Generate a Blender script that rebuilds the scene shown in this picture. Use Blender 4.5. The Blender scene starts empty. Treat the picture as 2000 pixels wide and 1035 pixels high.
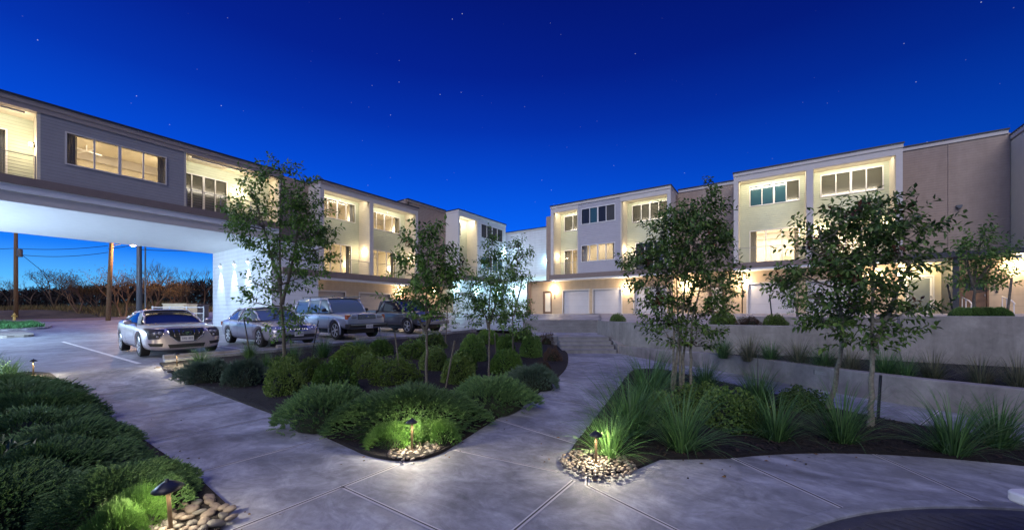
import bpy, bmesh, math, random
from mathutils import Vector, Matrix, noise
from mathutils.geometry import delaunay_2d_cdt
R = math.radians
random.seed(7)
sc = bpy.context.scene
col = sc.collection
E = 1.5                      # eye height above the walkway
TH = math.atan(510/740); CT, ST = math.cos(TH), math.sin(TH)
FPX, HZ = 740.0, 611.0
def gpt(x, y, z=0.0):        # where a sight line meets the level z
    Z = FPX*(E-z)/(y-HZ); a = (x-1000)/FPX
    return (Z*(a*CT-ST), Z*(CT+a*ST), z)
def smooth(a, b, v):
    t = max(0., min(1., (v-a)/(b-a))); return t*t*(3-2*t)
def clamp(v, a=0., b=1.): return max(a, min(b, v))

# ------------------------------------------------------------------ materials
def mat(name, color, rough=.6, metal=0., spec=.5, var=0., vscale=3., bump=0., bscale=40., siding=0., seam=0., emis=None, estr=0., coat=0., island=0., transl=0., noise_rough=0., stain=0., alpha=1., streak=0., stretch=None, weave=0.):
    m = bpy.data.materials.new(name); m.use_nodes = True
    nt = m.node_tree; N = nt.nodes; L = nt.links
    b = N['Principled BSDF']; out = N['Material Output']
    b.inputs['Base Color'].default_value = (*color, 1)
    b.inputs['Roughness'].default_value = rough
    b.inputs['Metallic'].default_value = metal
    b.inputs['Specular IOR Level'].default_value = spec
    b.inputs['Coat Weight'].default_value = coat
    b.inputs['Coat Roughness'].default_value = .05
    if emis:
        b.inputs['Emission Color'].default_value = (*emis, 1); b.inputs['Emission Strength'].default_value = estr
    geo = N.new('ShaderNodeNewGeometry')
    pos = geo.outputs['Position']
    colsock = None
    def mixc(a, bcol, fac, mode='MULTIPLY'):
        mx = N.new('ShaderNodeMix'); mx.data_type = 'RGBA'; mx.blend_type = mode
        for s, v in ((mx.inputs[0], fac), (mx.inputs[6], a), (mx.inputs[7], bcol)):
            if hasattr(v, 'links'): L.new(v, s)
            elif isinstance(v, tuple): s.default_value = (*v, 1)
            else: s.default_value = v
        return mx.outputs[2]
    def nz(scale, detail=6, rough_=.6, vec=None, dist=0.):
        n = N.new('ShaderNodeTexNoise'); n.inputs['Scale'].default_value = scale
        n.inputs['Detail'].default_value = detail; n.inputs['Roughness'].default_value = rough_; n.inputs['Distortion'].default_value = dist
        L.new(vec or pos, n.inputs['Vector']); return n.outputs['Fac']
    def ramp(v, p0, p1, c0=(0,0,0), c1=(1,1,1)):
        r = N.new('ShaderNodeValToRGB'); L.new(v, r.inputs[0])
        r.color_ramp.elements[0].position = p0; r.color_ramp.elements[1].position = p1
        r.color_ramp.elements[0].color = (*c0,1); r.color_ramp.elements[1].color = (*c1,1)
        return r.outputs[0]
    cur = tuple(color)
    if var:
        v = ramp(nz(vscale), .3, .7, (1-var,)*3, (1+var,)*3); cur = mixc(cur, v, 1.0)
    if stain:
        v = ramp(nz(.55, 8, .68, dist=1.2), .38, .66, (1-stain,)*3, (1+stain*.6,)*3); cur = mixc(cur, v, 1.0)
        mp = N.new('ShaderNodeMapping'); L.new(pos, mp.inputs[0]); mp.inputs['Scale'].default_value = (1.0, 1.5, 1); mp.inputs['Rotation'].default_value = (0,0,R(25))
        v = ramp(nz(2.3, 10, .72, mp.outputs[0], 1.0), .42, .64, (1-stain*.6,)*3, (1+stain*.4,)*3); cur = mixc(cur, v, 1.0)
    if island:
        r = N.new('ShaderNodeMapRange'); L.new(geo.outputs['Random Per Island'], r.inputs[0])
        r.inputs[3].default_value = 1-island; r.inputs[4].default_value = 1+island
        cc = N.new('ShaderNodeCombineColor')
        p = N.new('ShaderNodeMath'); p.operation = 'POWER'; L.new(r.outputs[0], p.inputs[0]); p.inputs[1].default_value = 1.35
        L.new(p.outputs[0], cc.inputs[0]); L.new(r.outputs[0], cc.inputs[1]); L.new(r.outputs[0], cc.inputs[2])
        cur = mixc(cur, cc.outputs[0], 1.0)
    if streak:
        mp = N.new('ShaderNodeMapping'); L.new(pos, mp.inputs[0]); mp.inputs['Scale'].default_value = (3.2, 3.2, .22)
        v = ramp(nz(1.0, 7, .65, mp.outputs[0]), .35, .62, (1-streak,)*3, (1+streak*.3,)*3); cur = mixc(cur, v, 1.0)
    hs = None
    sep = None
    if siding or seam:
        sep = N.new('ShaderNodeSeparateXYZ'); L.new(pos, sep.inputs[0])
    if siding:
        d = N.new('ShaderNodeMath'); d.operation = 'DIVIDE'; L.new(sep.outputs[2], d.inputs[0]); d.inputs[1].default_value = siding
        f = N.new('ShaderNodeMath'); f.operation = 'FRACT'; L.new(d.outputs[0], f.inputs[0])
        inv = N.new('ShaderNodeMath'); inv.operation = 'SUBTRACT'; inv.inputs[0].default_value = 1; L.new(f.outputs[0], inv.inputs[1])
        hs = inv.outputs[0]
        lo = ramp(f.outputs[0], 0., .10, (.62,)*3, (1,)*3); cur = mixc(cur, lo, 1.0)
    if seam:
        tot = None
        d = N.new('ShaderNodeMath'); d.operation = 'DIVIDE'; L.new(sep.outputs[2], d.inputs[0]); d.inputs[1].default_value = seam
        f = N.new('ShaderNodeMath'); f.operation = 'FRACT'; L.new(d.outputs[0], f.inputs[0])
        lo = ramp(f.outputs[0], .0, .035, (.6,)*3, (1,)*3); cur = mixc(cur, lo, 1.0)
    hb = None
    if bump:
        hb = nz(bscale, 8, .7)
    if siding or bump:
        bp = N.new('ShaderNodeBump'); bp.inputs['Strength'].default_value = 1.0
        if siding and bump:
            a = N.new('ShaderNodeMath'); a.operation = 'MULTIPLY_ADD'; L.new(hb, a.inputs[0]); a.inputs[1].default_value = bump; L.new(hs, a.inputs[2])
            L.new(a.outputs[0], bp.inputs['Height']); bp.inputs['Distance'].default_value = .018
        elif siding:
            L.new(hs, bp.inputs['Height']); bp.inputs['Distance'].default_value = .018
        else:
            L.new(hb, bp.inputs['Height']); bp.inputs['Distance'].default_value = bump
        L.new(bp.outputs[0], b.inputs['Normal'])
    if noise_rough:
        v = N.new('ShaderNodeMapRange'); L.new(nz(1.3, 7, .7), v.inputs[0]); v.inputs[1].default_value=.3; v.inputs[2].default_value=.7
        v.inputs[3].default_value = rough-noise_rough; v.inputs[4].default_value = rough+noise_rough; L.new(v.outputs[0], b.inputs['Roughness'])
    if not isinstance(cur, tuple): L.new(cur, b.inputs['Base Color'])
    if transl:
        tr = N.new('ShaderNodeBsdfTranslucent'); mx = N.new('ShaderNodeMixShader'); mx.inputs[0].default_value = transl
        if not isinstance(cur, tuple): L.new(cur, tr.inputs[0])
        else: tr.inputs[0].default_value = (*color, 1)
        L.new(b.outputs[0], mx.inputs[1]); L.new(tr.outputs[0], mx.inputs[2]); L.new(mx.outputs[0], out.inputs[0])
    if alpha < 1:
        tr = N.new('ShaderNodeBsdfTransparent'); mx = N.new('ShaderNodeMixShader'); mx.inputs[0].default_value = alpha
        L.new(tr.outputs[0], mx.inputs[1]); L.new(b.outputs[0], mx.inputs[2]); L.new(mx.outputs[0], out.inputs[0])
    return m
M = {}
M['path'] = mat('walk_concrete', (.315,.325,.355), .66, spec=.3, bump=.004, bscale=55, stain=.46, noise_rough=.10, var=.12, vscale=14)
M['joint'] = mat('joint_dark', (.05,.05,.055), .9)
M['jointlight'] = mat('joint_tooled', (.52,.51,.52), .7)
M['parking'] = mat('parking_concrete', (.29,.295,.33), .5, bump=.005, bscale=30, stain=.40, noise_rough=.15)
M['line'] = mat('white_paint', (.75,.75,.75), .6, var=.2, vscale=8)
M['paver'] = mat('dark_pavers', (.05,.05,.06), .6, var=.3, vscale=9, bump=.004, bscale=60)
M['retain'] = mat('retaining_concrete', (.31,.29,.265), .75, stain=.2, var=.08, streak=.22, vscale=9, bump=.006, bscale=25)
M['mulch'] = mat('mulch', (.010,.007,.006), .95, var=.6, vscale=25, bump=.03, bscale=45)
M['chips'] = mat('mulch_chips', (.024,.017,.013), .95, island=.7)
M['soil'] = mat('dry_ground', (.10,.075,.045), .95, var=.4, vscale=.6, bump=.05, bscale=4)
M['drive'] = mat('drive_pale', (.42,.38,.36), .8, stain=.3, bump=.01, bscale=20)
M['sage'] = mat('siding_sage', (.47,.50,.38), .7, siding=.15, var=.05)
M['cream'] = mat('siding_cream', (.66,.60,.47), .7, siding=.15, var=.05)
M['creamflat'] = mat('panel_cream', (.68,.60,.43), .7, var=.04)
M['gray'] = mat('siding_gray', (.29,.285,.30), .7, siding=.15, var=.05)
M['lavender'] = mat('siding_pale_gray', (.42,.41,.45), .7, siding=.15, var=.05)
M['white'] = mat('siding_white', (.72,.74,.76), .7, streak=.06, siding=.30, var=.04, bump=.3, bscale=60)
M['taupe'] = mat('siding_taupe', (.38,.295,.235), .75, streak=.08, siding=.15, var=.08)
M['tan'] = mat('panel_tan', (.54,.41,.27), .75, streak=.08, seam=.62, var=.06, bump=.002, bscale=30)
M['trim'] = mat('trim_paint', (.60,.56,.52), .55, var=.04)
M['trimwhite'] = mat('trim_white', (.75,.73,.70), .5)
M['brown'] = mat('fascia_brown', (.20,.155,.14), .7, var=.08)
M['fascia'] = mat('fascia_taupe', (.36,.30,.27), .6, var=.05)
M['cap'] = mat('roof_cap', (.03,.035,.045), .5)
M['soffit'] = mat('soffit_white', (.78,.79,.80), .7, var=.03)
M['garage'] = mat('garage_door_paint', (.50,.49,.52), .55, seam=.53, var=.04)
M['garagetan'] = mat('garage_door_tan', (.47,.40,.34), .55, seam=.53, var=.04)
M['glass'] = mat('window_glass', (.02,.025,.03), .03, alpha=.25, spec=.6)
M['darkglass'] = mat('dark_window', (.03,.032,.03), .06, spec=.6)
M['tealglass'] = mat('teal_blind_window', (.04,.10,.12), .12, spec=.6)
M['greyglass'] = mat('grey_door_glass', (.16,.18,.18), .15, spec=.6)
M['step'] = mat('step_concrete', (.24,.24,.245), .7, stain=.2, bump=.004, bscale=40)
M['blind'] = mat('blind_behind_glass', (.085,.085,.07), .12, siding=.05, spec=.6)
M['room'] = mat('room_paint', (.76,.69,.55), .8, var=.04)
M['roomwhite'] = mat('room_white', (.8,.76,.68), .8)
M['wood'] = mat('door_wood', (.16,.09,.05), .5, var=.3, vscale=6)
M['rail'] = mat('rail_metal', (.35,.34,.33), .4, metal=.6)
M['black'] = mat('black_metal', (.02,.02,.022), .4)
M['bronze'] = mat('bronze_metal', (.16,.11,.065), .45, metal=.4, var=.2, vscale=30)
M['bulb'] = mat('warm_bulb', (1,.8,.5), .5, emis=(1,.80,.5), estr=30)
M['bulbcool'] = mat('cool_bulb', (.8,.9,1), .5, emis=(.75,.9,1), estr=30)
M['bulbsmall'] = mat('lamp_lens', (1,.85,.6), .5, emis=(1,.85,.6), estr=4)
M['streetbulb'] = mat('street_bulb', (1,.6,.3), .5, emis=(1,.62,.32), estr=25)
M['bark'] = mat('young_bark', (.13,.115,.085), .85, var=.4, vscale=30, bump=.004, bscale=60)
M['barkpale'] = mat('pale_bark', (.20,.185,.14), .85, var=.45, vscale=28, bump=.004, bscale=60)
M['leaf'] = mat('tree_leaf', (.11,.22,.04), .5, island=.55, transl=.3)
M['leafred'] = mat('tree_leaf_dark', (.095,.175,.035), .5, island=.6, transl=.3)
M['redtip'] = mat('tree_leaf_red', (.12,.045,.022), .5, island=.5, transl=.3)
M['box'] = mat('boxwood_leaf', (.11,.22,.04), .45, island=.55, transl=.15)
M['juniper'] = mat('juniper_needles', (.10,.20,.065), .6, island=.5, transl=.15)
M['bluejuniper'] = mat('juniper_bluish', (.075,.13,.08), .6, island=.5, transl=.15)
M['bright'] = mat('bright_leaf', (.10,.22,.045), .5, island=.45, transl=.2)
M['yellow'] = mat('yellow_green_leaf', (.12,.20,.035), .5, island=.5, transl=.2)
M['rusty'] = mat('rusty_leaf', (.09,.055,.03), .6, island=.5, transl=.15)
M['broad'] = mat('glossy_leaf', (.035,.075,.02), .25, island=.5)
M['grass'] = mat('grass_blade', (.085,.19,.055), .5, island=.5, transl=.25)
M['palegrass'] = mat('pale_grass_blade', (.15,.16,.09), .6, island=.5, transl=.2)
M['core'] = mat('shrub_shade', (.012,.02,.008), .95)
M['stone'] = mat('river_stone', (.16,.13,.105), .6, var=.3, vscale=14, bump=.004, bscale=50)
M['stone2'] = mat('river_stone_grey', (.12,.112,.10), .6, var=.3, vscale=14, bump=.004, bscale=50)
M['scrub'] = mat('bare_branch', (.16,.10,.06), .9, var=.3)
M['scrubdark'] = mat('dark_scrub', (.016,.012,.012), .95, island=.5)
M['scrubleaf'] = mat('dry_leaf', (.12,.075,.03), .9, island=.6)
M['dryg'] = mat('dry_grass', (.17,.13,.05), .9, island=.5)
M['lawn'] = mat('lawn_blades', (.06,.22,.07), .7, island=.4)
M['polewood'] = mat('pole_wood', (.18,.11,.06), .9, var=.3, vscale=12)
M['polemetal'] = mat('pole_steel', (.12,.13,.15), .5, metal=.3)
# cars
def paint(n, c, fl=.35): return mat(n, c, .35, metal=.55, coat=.9, spec=.5)
M['silver'] = paint('paint_champagne', (.55,.48,.49))
M['pewter'] = paint('paint_silver_grey', (.45,.44,.50))
M['bluegrey'] = paint('paint_blue_grey', (.36,.40,.50))
M['dgrey'] = paint('paint_dark_grey', (.10,.10,.115))
M['carglass'] = mat('car_glass', (.01,.012,.02), .03, spec=.7)
M['carglass2'] = mat('car_glass_seethrough', (.10,.14,.18), .04, spec=.8)
M['tyre'] = mat('tyre', (.015,.015,.016), .8)
M['rim'] = mat('alloy', (.7,.7,.72), .3, metal=.9)
M['chrome'] = mat('chrome', (.75,.75,.77), .12, metal=1)
M['plastic'] = mat('black_plastic', (.02,.02,.02), .5)
M['lens'] = mat('headlight_lens', (.35,.35,.38), .08, metal=.4, coat=1)
M['amber'] = mat('amber_lens', (.45,.12,.05), .2, coat=1)
M['plate'] = mat('plate', (.65,.65,.65), .5)
M['ink'] = mat('plate_ink', (.06,.07,.14), .5)
M['bench'] = mat('bench_slab', (.6,.6,.62), .5, var=.1)

# ------------------------------------------------------------------ mesh helpers
class MB:
    def __init__(s): s.v = []; s.f = []; s.m = []
    def add(s, vs, fs, mi=0):
        n = len(s.v); s.v.extend(vs); s.f.extend([tuple(i+n for i in f) for f in fs]); s.m.extend([mi]*len(fs)); return s
    def box(s, x0, x1, y0, y1, z0, z1, mi=0):
        if x0 > x1: x0, x1 = x1, x0
        if y0 > y1: y0, y1 = y1, y0
        if z0 > z1: z0, z1 = z1, z0
        return s.add([(x0,y0,z0),(x1,y0,z0),(x1,y1,z0),(x0,y1,z0),(x0,y0,z1),(x1,y0,z1),(x1,y1,z1),(x0,y1,z1)],
              [(0,3,2,1),(4,5,6,7),(0,1,5,4),(1,2,6,5),(2,3,7,6),(3,0,4,7)], mi)
    def tube(s, pts, rad, n=6, mi=0, cap=True):
        pts = [Vector(p) for p in pts]; k = len(pts)
        if not hasattr(rad, '__len__'): rad = [rad]*k
        base = len(s.v); up = None
        for i, p in enumerate(pts):
            d = (pts[min(i+1,k-1)]-pts[max(i-1,0)])
            d = d.normalized() if d.length > 1e-9 else Vector((0,0,1))
            if up is None: up = Vector((1,0,0)) if abs(d.x) < .8 else Vector((0,1,0))
            a = d.cross(up).normalized(); b = d.cross(a); up = -b if False else up
            for j in range(n):
                t = 2*math.pi*j/n; s.v.append(tuple(p+(a*math.cos(t)+b*math.sin(t))*rad[i]))
        for i in range(k-1):
            for j in range(n):
                j2 = (j+1) % n
                s.f.append((base+i*n+j, base+i*n+j2, base+(i+1)*n+j2, base+(i+1)*n+j)); s.m.append(mi)
        if cap:
            s.f.append(tuple(base+j for j in range(n))[::-1]); s.m.append(mi)
            s.f.append(tuple(base+(k-1)*n+j for j in range(n))); s.m.append(mi)
        return s
    def lathe(s, prof, c=(0,0,0), n=20, mi=0, axis='z'):
        base = len(s.v)
        for r, h in prof:
            for j in range(n):
                t = 2*math.pi*j/n; x, y = r*math.cos(t), r*math.sin(t)
                p = (x,y,h) if axis == 'z' else ((h,x,y) if axis == 'x' else (x,h,y))
                s.v.append((c[0]+p[0], c[1]+p[1], c[2]+p[2]))
        for i in range(len(prof)-1):
            for j in range(n):
                j2 = (j+1) % n; s.f.append((base+i*n+j, base+i*n+j2, base+(i+1)*n+j2, base+(i+1)*n+j)); s.m.append(mi)
        s.f.append(tuple(base+j for j in range(n))[::-1]); s.m.append(mi)
        s.f.append(tuple(base+(len(prof)-1)*n+j for j in range(n))); s.m.append(mi)
        return s
    def build(s, name, mats, parent=None, world=True, sm=False, recalc=True):
        me = bpy.data.meshes.new(name)
        vs = s.v
        if parent is not None and world:
            o = parent
            while o.parent: o = o.parent
            l = o.location; vs = [(a-l.x, b-l.y, c-l.z) for a, b, c in vs]
        me.from_pydata([tuple(v) for v in vs], [], s.f)
        if not isinstance(mats, (list, tuple)): mats = [mats]
        for m in mats: me.materials.append(M[m] if isinstance(m, str) else m)
        if len(mats) > 1: me.polygons.foreach_set('material_index', s.m)
        if recalc:
            bm = bmesh.new(); bm.from_mesh(me); bmesh.ops.recalc_face_normals(bm, faces=bm.faces[:]); bm.to_mesh(me); bm.free()
        if sm: me.polygons.foreach_set('use_smooth', [True]*len(me.polygons))
        me.update()
        o = bpy.data.objects.new(name, me); col.objects.link(o)
        if parent is not None: o.parent = parent
        return o
def tag(o, label=None, cat=None, group=None, kind=None):
    if label: o['label'] = label
    if cat: o['category'] = cat
    if group: o['group'] = group
    if kind: o['kind'] = kind
    return o
def thing(name, label, cat, loc=(0,0,0), rz=0, group=None):
    o = bpy.data.objects.new(name, None); col.objects.link(o); o.location = loc; o.rotation_euler = (0,0,rz)
    o.empty_display_size = .2
    return tag(o, label, cat, group)
def recenter(o, loc):
    o.data.transform(Matrix.Translation(-Vector(loc))); o.location = loc; return o
def copy_tree(o, parent=None):
    c = o.copy(); col.objects.link(c)
    if parent is not None: c.parent = parent
    for ch in o.children: copy_tree(ch, c)
    return c
def lamp(parent, loc, power, color=(1,.78,.5), r=.06, kind='POINT', spot=None, rot=None):
    ld = bpy.data.lights.new('lamp_light', kind); ld.energy = power; ld.color = color; ld.shadow_soft_size = r
    if kind == 'SPOT': ld.spot_size = R(spot); ld.spot_blend = .6
    o = bpy.data.objects.new('lamp_light', ld); col.objects.link(o)
    rt = parent
    while rt.parent: rt = rt.parent
    o.parent = rt; o.location = Vector(loc)-rt.location
    if rot: o.rotation_euler = rot
    return o

# ------------------------------------------------------------------ ground shapes
def hp(X, Y):                # parking and drive level
    s = max(1-smooth(-13.2, -10.4, X), smooth(14.5, 18, Y))
    a = .1+.027*min(Y, 14)
    a = max(a, .05) if Y > 0 else .1
    a += smooth(13, 27, Y)*.93
    a += (1-smooth(-27, -19.5, X))*smooth(11.5, 14.5, Y)*(1-smooth(20, 30, Y))*.42
    a += max(0, min(30, -42-X))*.022
    a += (1-smooth(-78, -70, X))*1.1
    return a*s
def zt(X, Y): return 1.13+.033*clamp(Y-17, 0, 10)
def sheet(name, outline, zf, m, step=1.0, parent=None, extra=None, kind='structure', thick=0):
    xs = [p[0] for p in outline]; ys = [p[1] for p in outline]
    pts = []; 
    n = len(outline)
    for i in range(n):
        a = outline[i]; b = outline[(i+1) % n]; L = math.hypot(b[0]-a[0], b[1]-a[1]); k = max(1, int(L/step))
        for j in range(k): pts.append(Vector((a[0]+(b[0]-a[0])*j/k, a[1]+(b[1]-a[1])*j/k)))
    nb = len(pts); edges = [(i, (i+1) % nb) for i in range(nb)]
    x = min(xs)+step*.5
    def inside(px, py):
        c = False; j = n-1
        for i in range(n):
            if (outline[i][1] > py) != (outline[j][1] > py) and px < (outline[j][0]-outline[i][0])*(py-outline[i][1])/(outline[j][1]-outline[i][1])+outline[i][0]: c = not c
            j = i
        return c
    while x < max(xs):
        y = min(ys)+step*.5
        while y < max(ys):
            if inside(x, y): pts.append(Vector((x+random.uniform(-.1,.1)*step, y+random.uniform(-.1,.1)*step)))
            y += step
        x += step
    r = delaunay_2d_cdt(pts, edges, [list(range(nb))], 1, 1e-5)
    mb = MB(); mb.add([(v.x, v.y, zf(v.x, v.y)) for v in r[0]], [tuple(f) for f in r[2]])
    if thick:
        bd = [(p.x, p.y) for p in pts[:nb]]
        for i in range(nb):
            a = bd[i]; b = bd[(i+1) % nb]
            mb.add([(a[0],a[1],zf(*a)),(b[0],b[1],zf(*b)),(b[0],b[1],zf(*b)-thick),(a[0],a[1],zf(*a)-thick)], [(0,1,2,3)])
    o = mb.build(name, m, recalc=False)
    me = o.data
    for p in me.polygons:
        pass
    bm = bmesh.new(); bm.from_mesh(me)
    for f in bm.faces:
        if f.normal.z < -.01: f.normal_flip()
    bm.to_mesh(me); bm.free()
    if kind: o['kind'] = kind
    return o
def spline(pts, n=8):
    out = []
    P = [Vector(p) for p in pts]
    for i in range(len(P)-1):
        p0 = P[max(i-1,0)]; p1 = P[i]; p2 = P[i+1]; p3 = P[min(i+2,len(P)-1)]
        for j in range(n):
            t = j/n
            out.append(.5*((2*p1)+(p2-p0)*t+(2*p0-5*p1+4*p2-p3)*t*t+(3*p1-p0-3*p2+p3)*t*t*t))
    out.append(P[-1]); return [tuple(p) for p in out]
def ribbon_wall(name, line, z0f, z1f, th, m, side=1):
    mb = MB(); n = len(line)
    nor = []
    for i in range(n):
        a = line[max(i-1,0)]; b = line[min(i+1,n-1)]; d = Vector((b[0]-a[0], b[1]-a[1])).normalized(); nor.append(Vector((-d.y, d.x))*side)
    vs = []
    for i, (x, y) in enumerate(line):
        q = nor[i]*th; z0 = z0f(x, y); z1 = z1f(i/(n-1), x, y)
        bw = nor[i]*.012
        vs += [(x,y,z0),(x,y,z1-.012),(x+bw.x,y+bw.y,z1),(x+q.x-bw.x,y+q.y-bw.y,z1),(x+q.x,y+q.y,z1-.012),(x+q.x,y+q.y,z0)]
    fs = []
    for i in range(n-1):
        for j in range(6):
            k = (j+1) % 6; fs.append((i*6+j, i*6+k, i*6+6+k, i*6+6+j))
    fs.append((0,1,2,3,4,5)); fs.append(tuple((n-1)*6+j for j in range(6))[::-1])
    mb.add(vs, fs); return mb.build(name, m)
# ------------------------------------------------------------------ the setting
# far ground sheet with heights
def base_ground():
    xs = [-1500,-700,-300,-160,-120,-100,-90,-84]+[-80+2*i for i in range(51)]+[24,30,40,60,100,200,500,1500]
    ys = [-1500,-500,-200,-100,-60,-40,-30,-24,-20,-16,-12]+[-10+2*i for i in range(46)]+[90,110,150,250,500,1500]
    mb = MB(); nx = len(xs); vs = []
    for y in ys:
        for x in xs: vs.append((x, y, hp(clamp(x,-90,60), clamp(y,-30,60))-.12))
    fs = [(j*nx+i, j*nx+i+1, (j+1)*nx+i+1, (j+1)*nx+i) for j in range(len(ys)-1) for i in range(nx-1)]
    mb.add(vs, fs); o = mb.build('ground', 'soil', recalc=False, sm=True); o['kind'] = 'structure'
base_ground()
CX, CY, RI, RO = 2.9, 1.7, 3.135, 4.3
# walkway sheet (flat, level 0)
walk_out = [(-13.25,-1.2),(-13.25,3.2),(-13.0,3.4),(-9,3.4),(-8.4,9),(-8.6,12.2),(-7.2,13.4),(-4.9,14.6),(-4.2,13.9),(-3.0,12.6),(1,11),(8,8.6),(14,8),(14,-4),(-5,-4),(-5,-1.2)]
sheet('walkway', walk_out, lambda x, y: hp(x,y) if y < 4.2 else 0., 'path', 1.0)
# tooled joints in the walkway
jm = MB()
def joint(a, b, w=.014, mi=0, z=.0055):
    if z > .004: joint(a, b, w*2.9 if mi == 0 else w*2.4, 1, .0028); mi = 0; w *= .8
    a = Vector((*a, 0)); b = Vector((*b, 0)); d = (b-a).normalized(); n = Vector((-d.y, d.x, 0))*w/2; u = Vector((0,0,z))
    jm.add([tuple(q+Vector((0,0,hp(q.x,q.y) if q.x < -9 else 0))) for q in (a-n+u, b-n+u, b+n+u, a+n+u)], [(0,1,2,3)], mi)
for X in (-12.55,-10.9,-9.25): joint((X,1.2),(X,2.9), .016, 1)
joint((-7.6,1.2),(-7.6,2.6), .018, 1); joint((-5.95,1.2),(-5.95,2.6), .022, 1)
joint((-4.46,1.1),(-4.42,2.5), .016); joint((-3.08,.2),(-3.05,2.50), .016)
joint((-3.05,2.50),(-3.30,2.62), .016)
joint((-3.07,1.86),(-1.47,1.86), .014); joint((-1.47,1.86),(-1.47,3.1), .018, 1); joint((-2.9,3.06),(-1.68,3.19), .012)
joint((-1.47,1.86),(-1.1,.9), .014)
for a in (139, 118, 101, 84, 68):
    c, s_ = math.cos(R(a)), math.sin(R(a))
    joint((CX+(RI+.09)*c, CY+(RI+.09)*s_), (CX+(RO if a < 150 else 4.55)*c, CY+(RO if a < 150 else 4.55)*s_), .022 if a > 130 else .02, 1 if a < 150 else 0)
joint((-1.33,3.08),(-1.40,3.25), .016); joint((-1.33,3.08),(-.28,2.70), .016)
for (a, b) in (((-3.3,4.3),(-1.85,4.0)),((-3.55,5.9),(-2.2,5.7)),((-4.1,7.6),(-2.6,7.5)),((-4.7,9.3),(-2.9,9.6)),((-5.6,11.2),(-3.6,12))): joint(a, b, .018, 1)
for (a, b) in (((-.9,9.4),(-.3,10.4)),((.3,8.1),(.9,9.4)),((1.6,7.2),(2.1,8.5)),((3.2,6.9),(3.6,8.1))): joint(a, b, .018, 1)
jo = jm.build('walkway_joints', ['joint','jointlight'], recalc=False); jo['kind'] = 'structure'
# round plaza of dark pavers with a curb ring
mb = MB(); n = 96
ring = [(CX+RI*math.cos(2*math.pi*i/n), CY+RI*math.sin(2*math.pi*i/n)) for i in range(n)]
mb.add([(x,y,.012) for x, y in ring]+[(CX,CY,.012)], [(i,(i+1)%n,n) for i in range(n)])
o = mb.build('paver_circle', 'paver'); o['kind'] = 'structure'
mb = MB()
for k in range(-34, 34):        # running lines of the pavers
    t = k*.09; h = math.sqrt(max(0, (RI-.1)**2-t*t))
    d = Vector((math.cos(R(155)), math.sin(R(155)), 0)); nn = Vector((-d.y, d.x, 0)); c = Vector((CX,CY,.016))+nn*t
    if h > .3:
        a = c-d*h; b = c+d*h; w = nn*.005
        mb.add([tuple(a-w),tuple(b-w),tuple(b+w),tuple(a+w)], [(0,1,2,3)])
o = mb.build('paver_joints', 'joint', recalc=False); o['kind'] = 'structure'
mb = MB(); vs = []
for i in range(n):
    c, s_ = math.cos(2*math.pi*i/n), math.sin(2*math.pi*i/n)
    for r, z in ((RI,-.05),(RI,.028),(RI+.01,.034),(RI+.09,.034),(RI+.10,.028),(RI+.10,-.05)): vs.append((CX+r*c, CY+r*s_, z))
mb.add(vs, [(i*6+j, i*6+(j+1)%6, ((i+1)%n)*6+(j+1)%6, ((i+1)%n)*6+j) for i in range(n) for j in range(6)])
o = mb.build('curb', 'path'); o['kind'] = 'structure'
# parking lot and drive
pk = [(-13.25,-12),(-13.2,16.2),(-10.6,16.9),(-8.2,18.2),(-7.2,20),(-4,31),(-4,48),(-60,48),(-66,30),(-68,0),(-66,-30),(-20,-30)]
sheet('parking_lot', pk, lambda x, y: hp(x,y) if x < -13.3 or y > 13 else hp(x,y)+.0, 'parking', 1.6)
# painted stall lines
mb = MB()
for Y, xa, xb in ((2.62,-27,-13.6),(5.45,-19,-13.6),(8.3,-19,-13.6),(11.7,-19,-13.6),(15.4,-19,-13.8)):
    k = 12
    for i in range(k):
        a = xa+(xb-xa)*i/k; b = xa+(xb-xa)*(i+1)/k
        mb.add([(a,Y-.05,hp(a,Y-.05)+.012),(b,Y-.05,hp(b,Y-.05)+.012),(b,Y+.05,hp(b,Y+.05)+.012),(a,Y+.05,hp(a,Y+.05)+.012)], [(0,1,2,3)])
o = mb.build('parking_line', 'line', recalc=False); o['kind'] = 'structure'
# street beyond the bridge and dry verge
sheet('street', [(-66.5,-40),(-66.5,60),(-60.2,60),(-60.2,-40)], lambda x, y: hp(x,clamp(y,-30,48))+.03, 'brown', 4)
# terrace on the right behind the retaining wall
wall_line = spline([(-6.55,16.3),(-5.2,14.6),(-3.9,13.5),(-2.6,12.8),(-1.4,12.55),(0,12.5),(2.45,12.5)], 6)
ter = [(p[0]+.05, p[1]+.25) for p in wall_line]+[(26,12.75),(26,40),(-21,40),(-12,30),(-8.2,21),(-7.3,18.8)]
sheet('terrace', ter, lambda x, y: zt(x,y) if y > 14.5 else 1.08, 'drive', 1.4)
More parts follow.
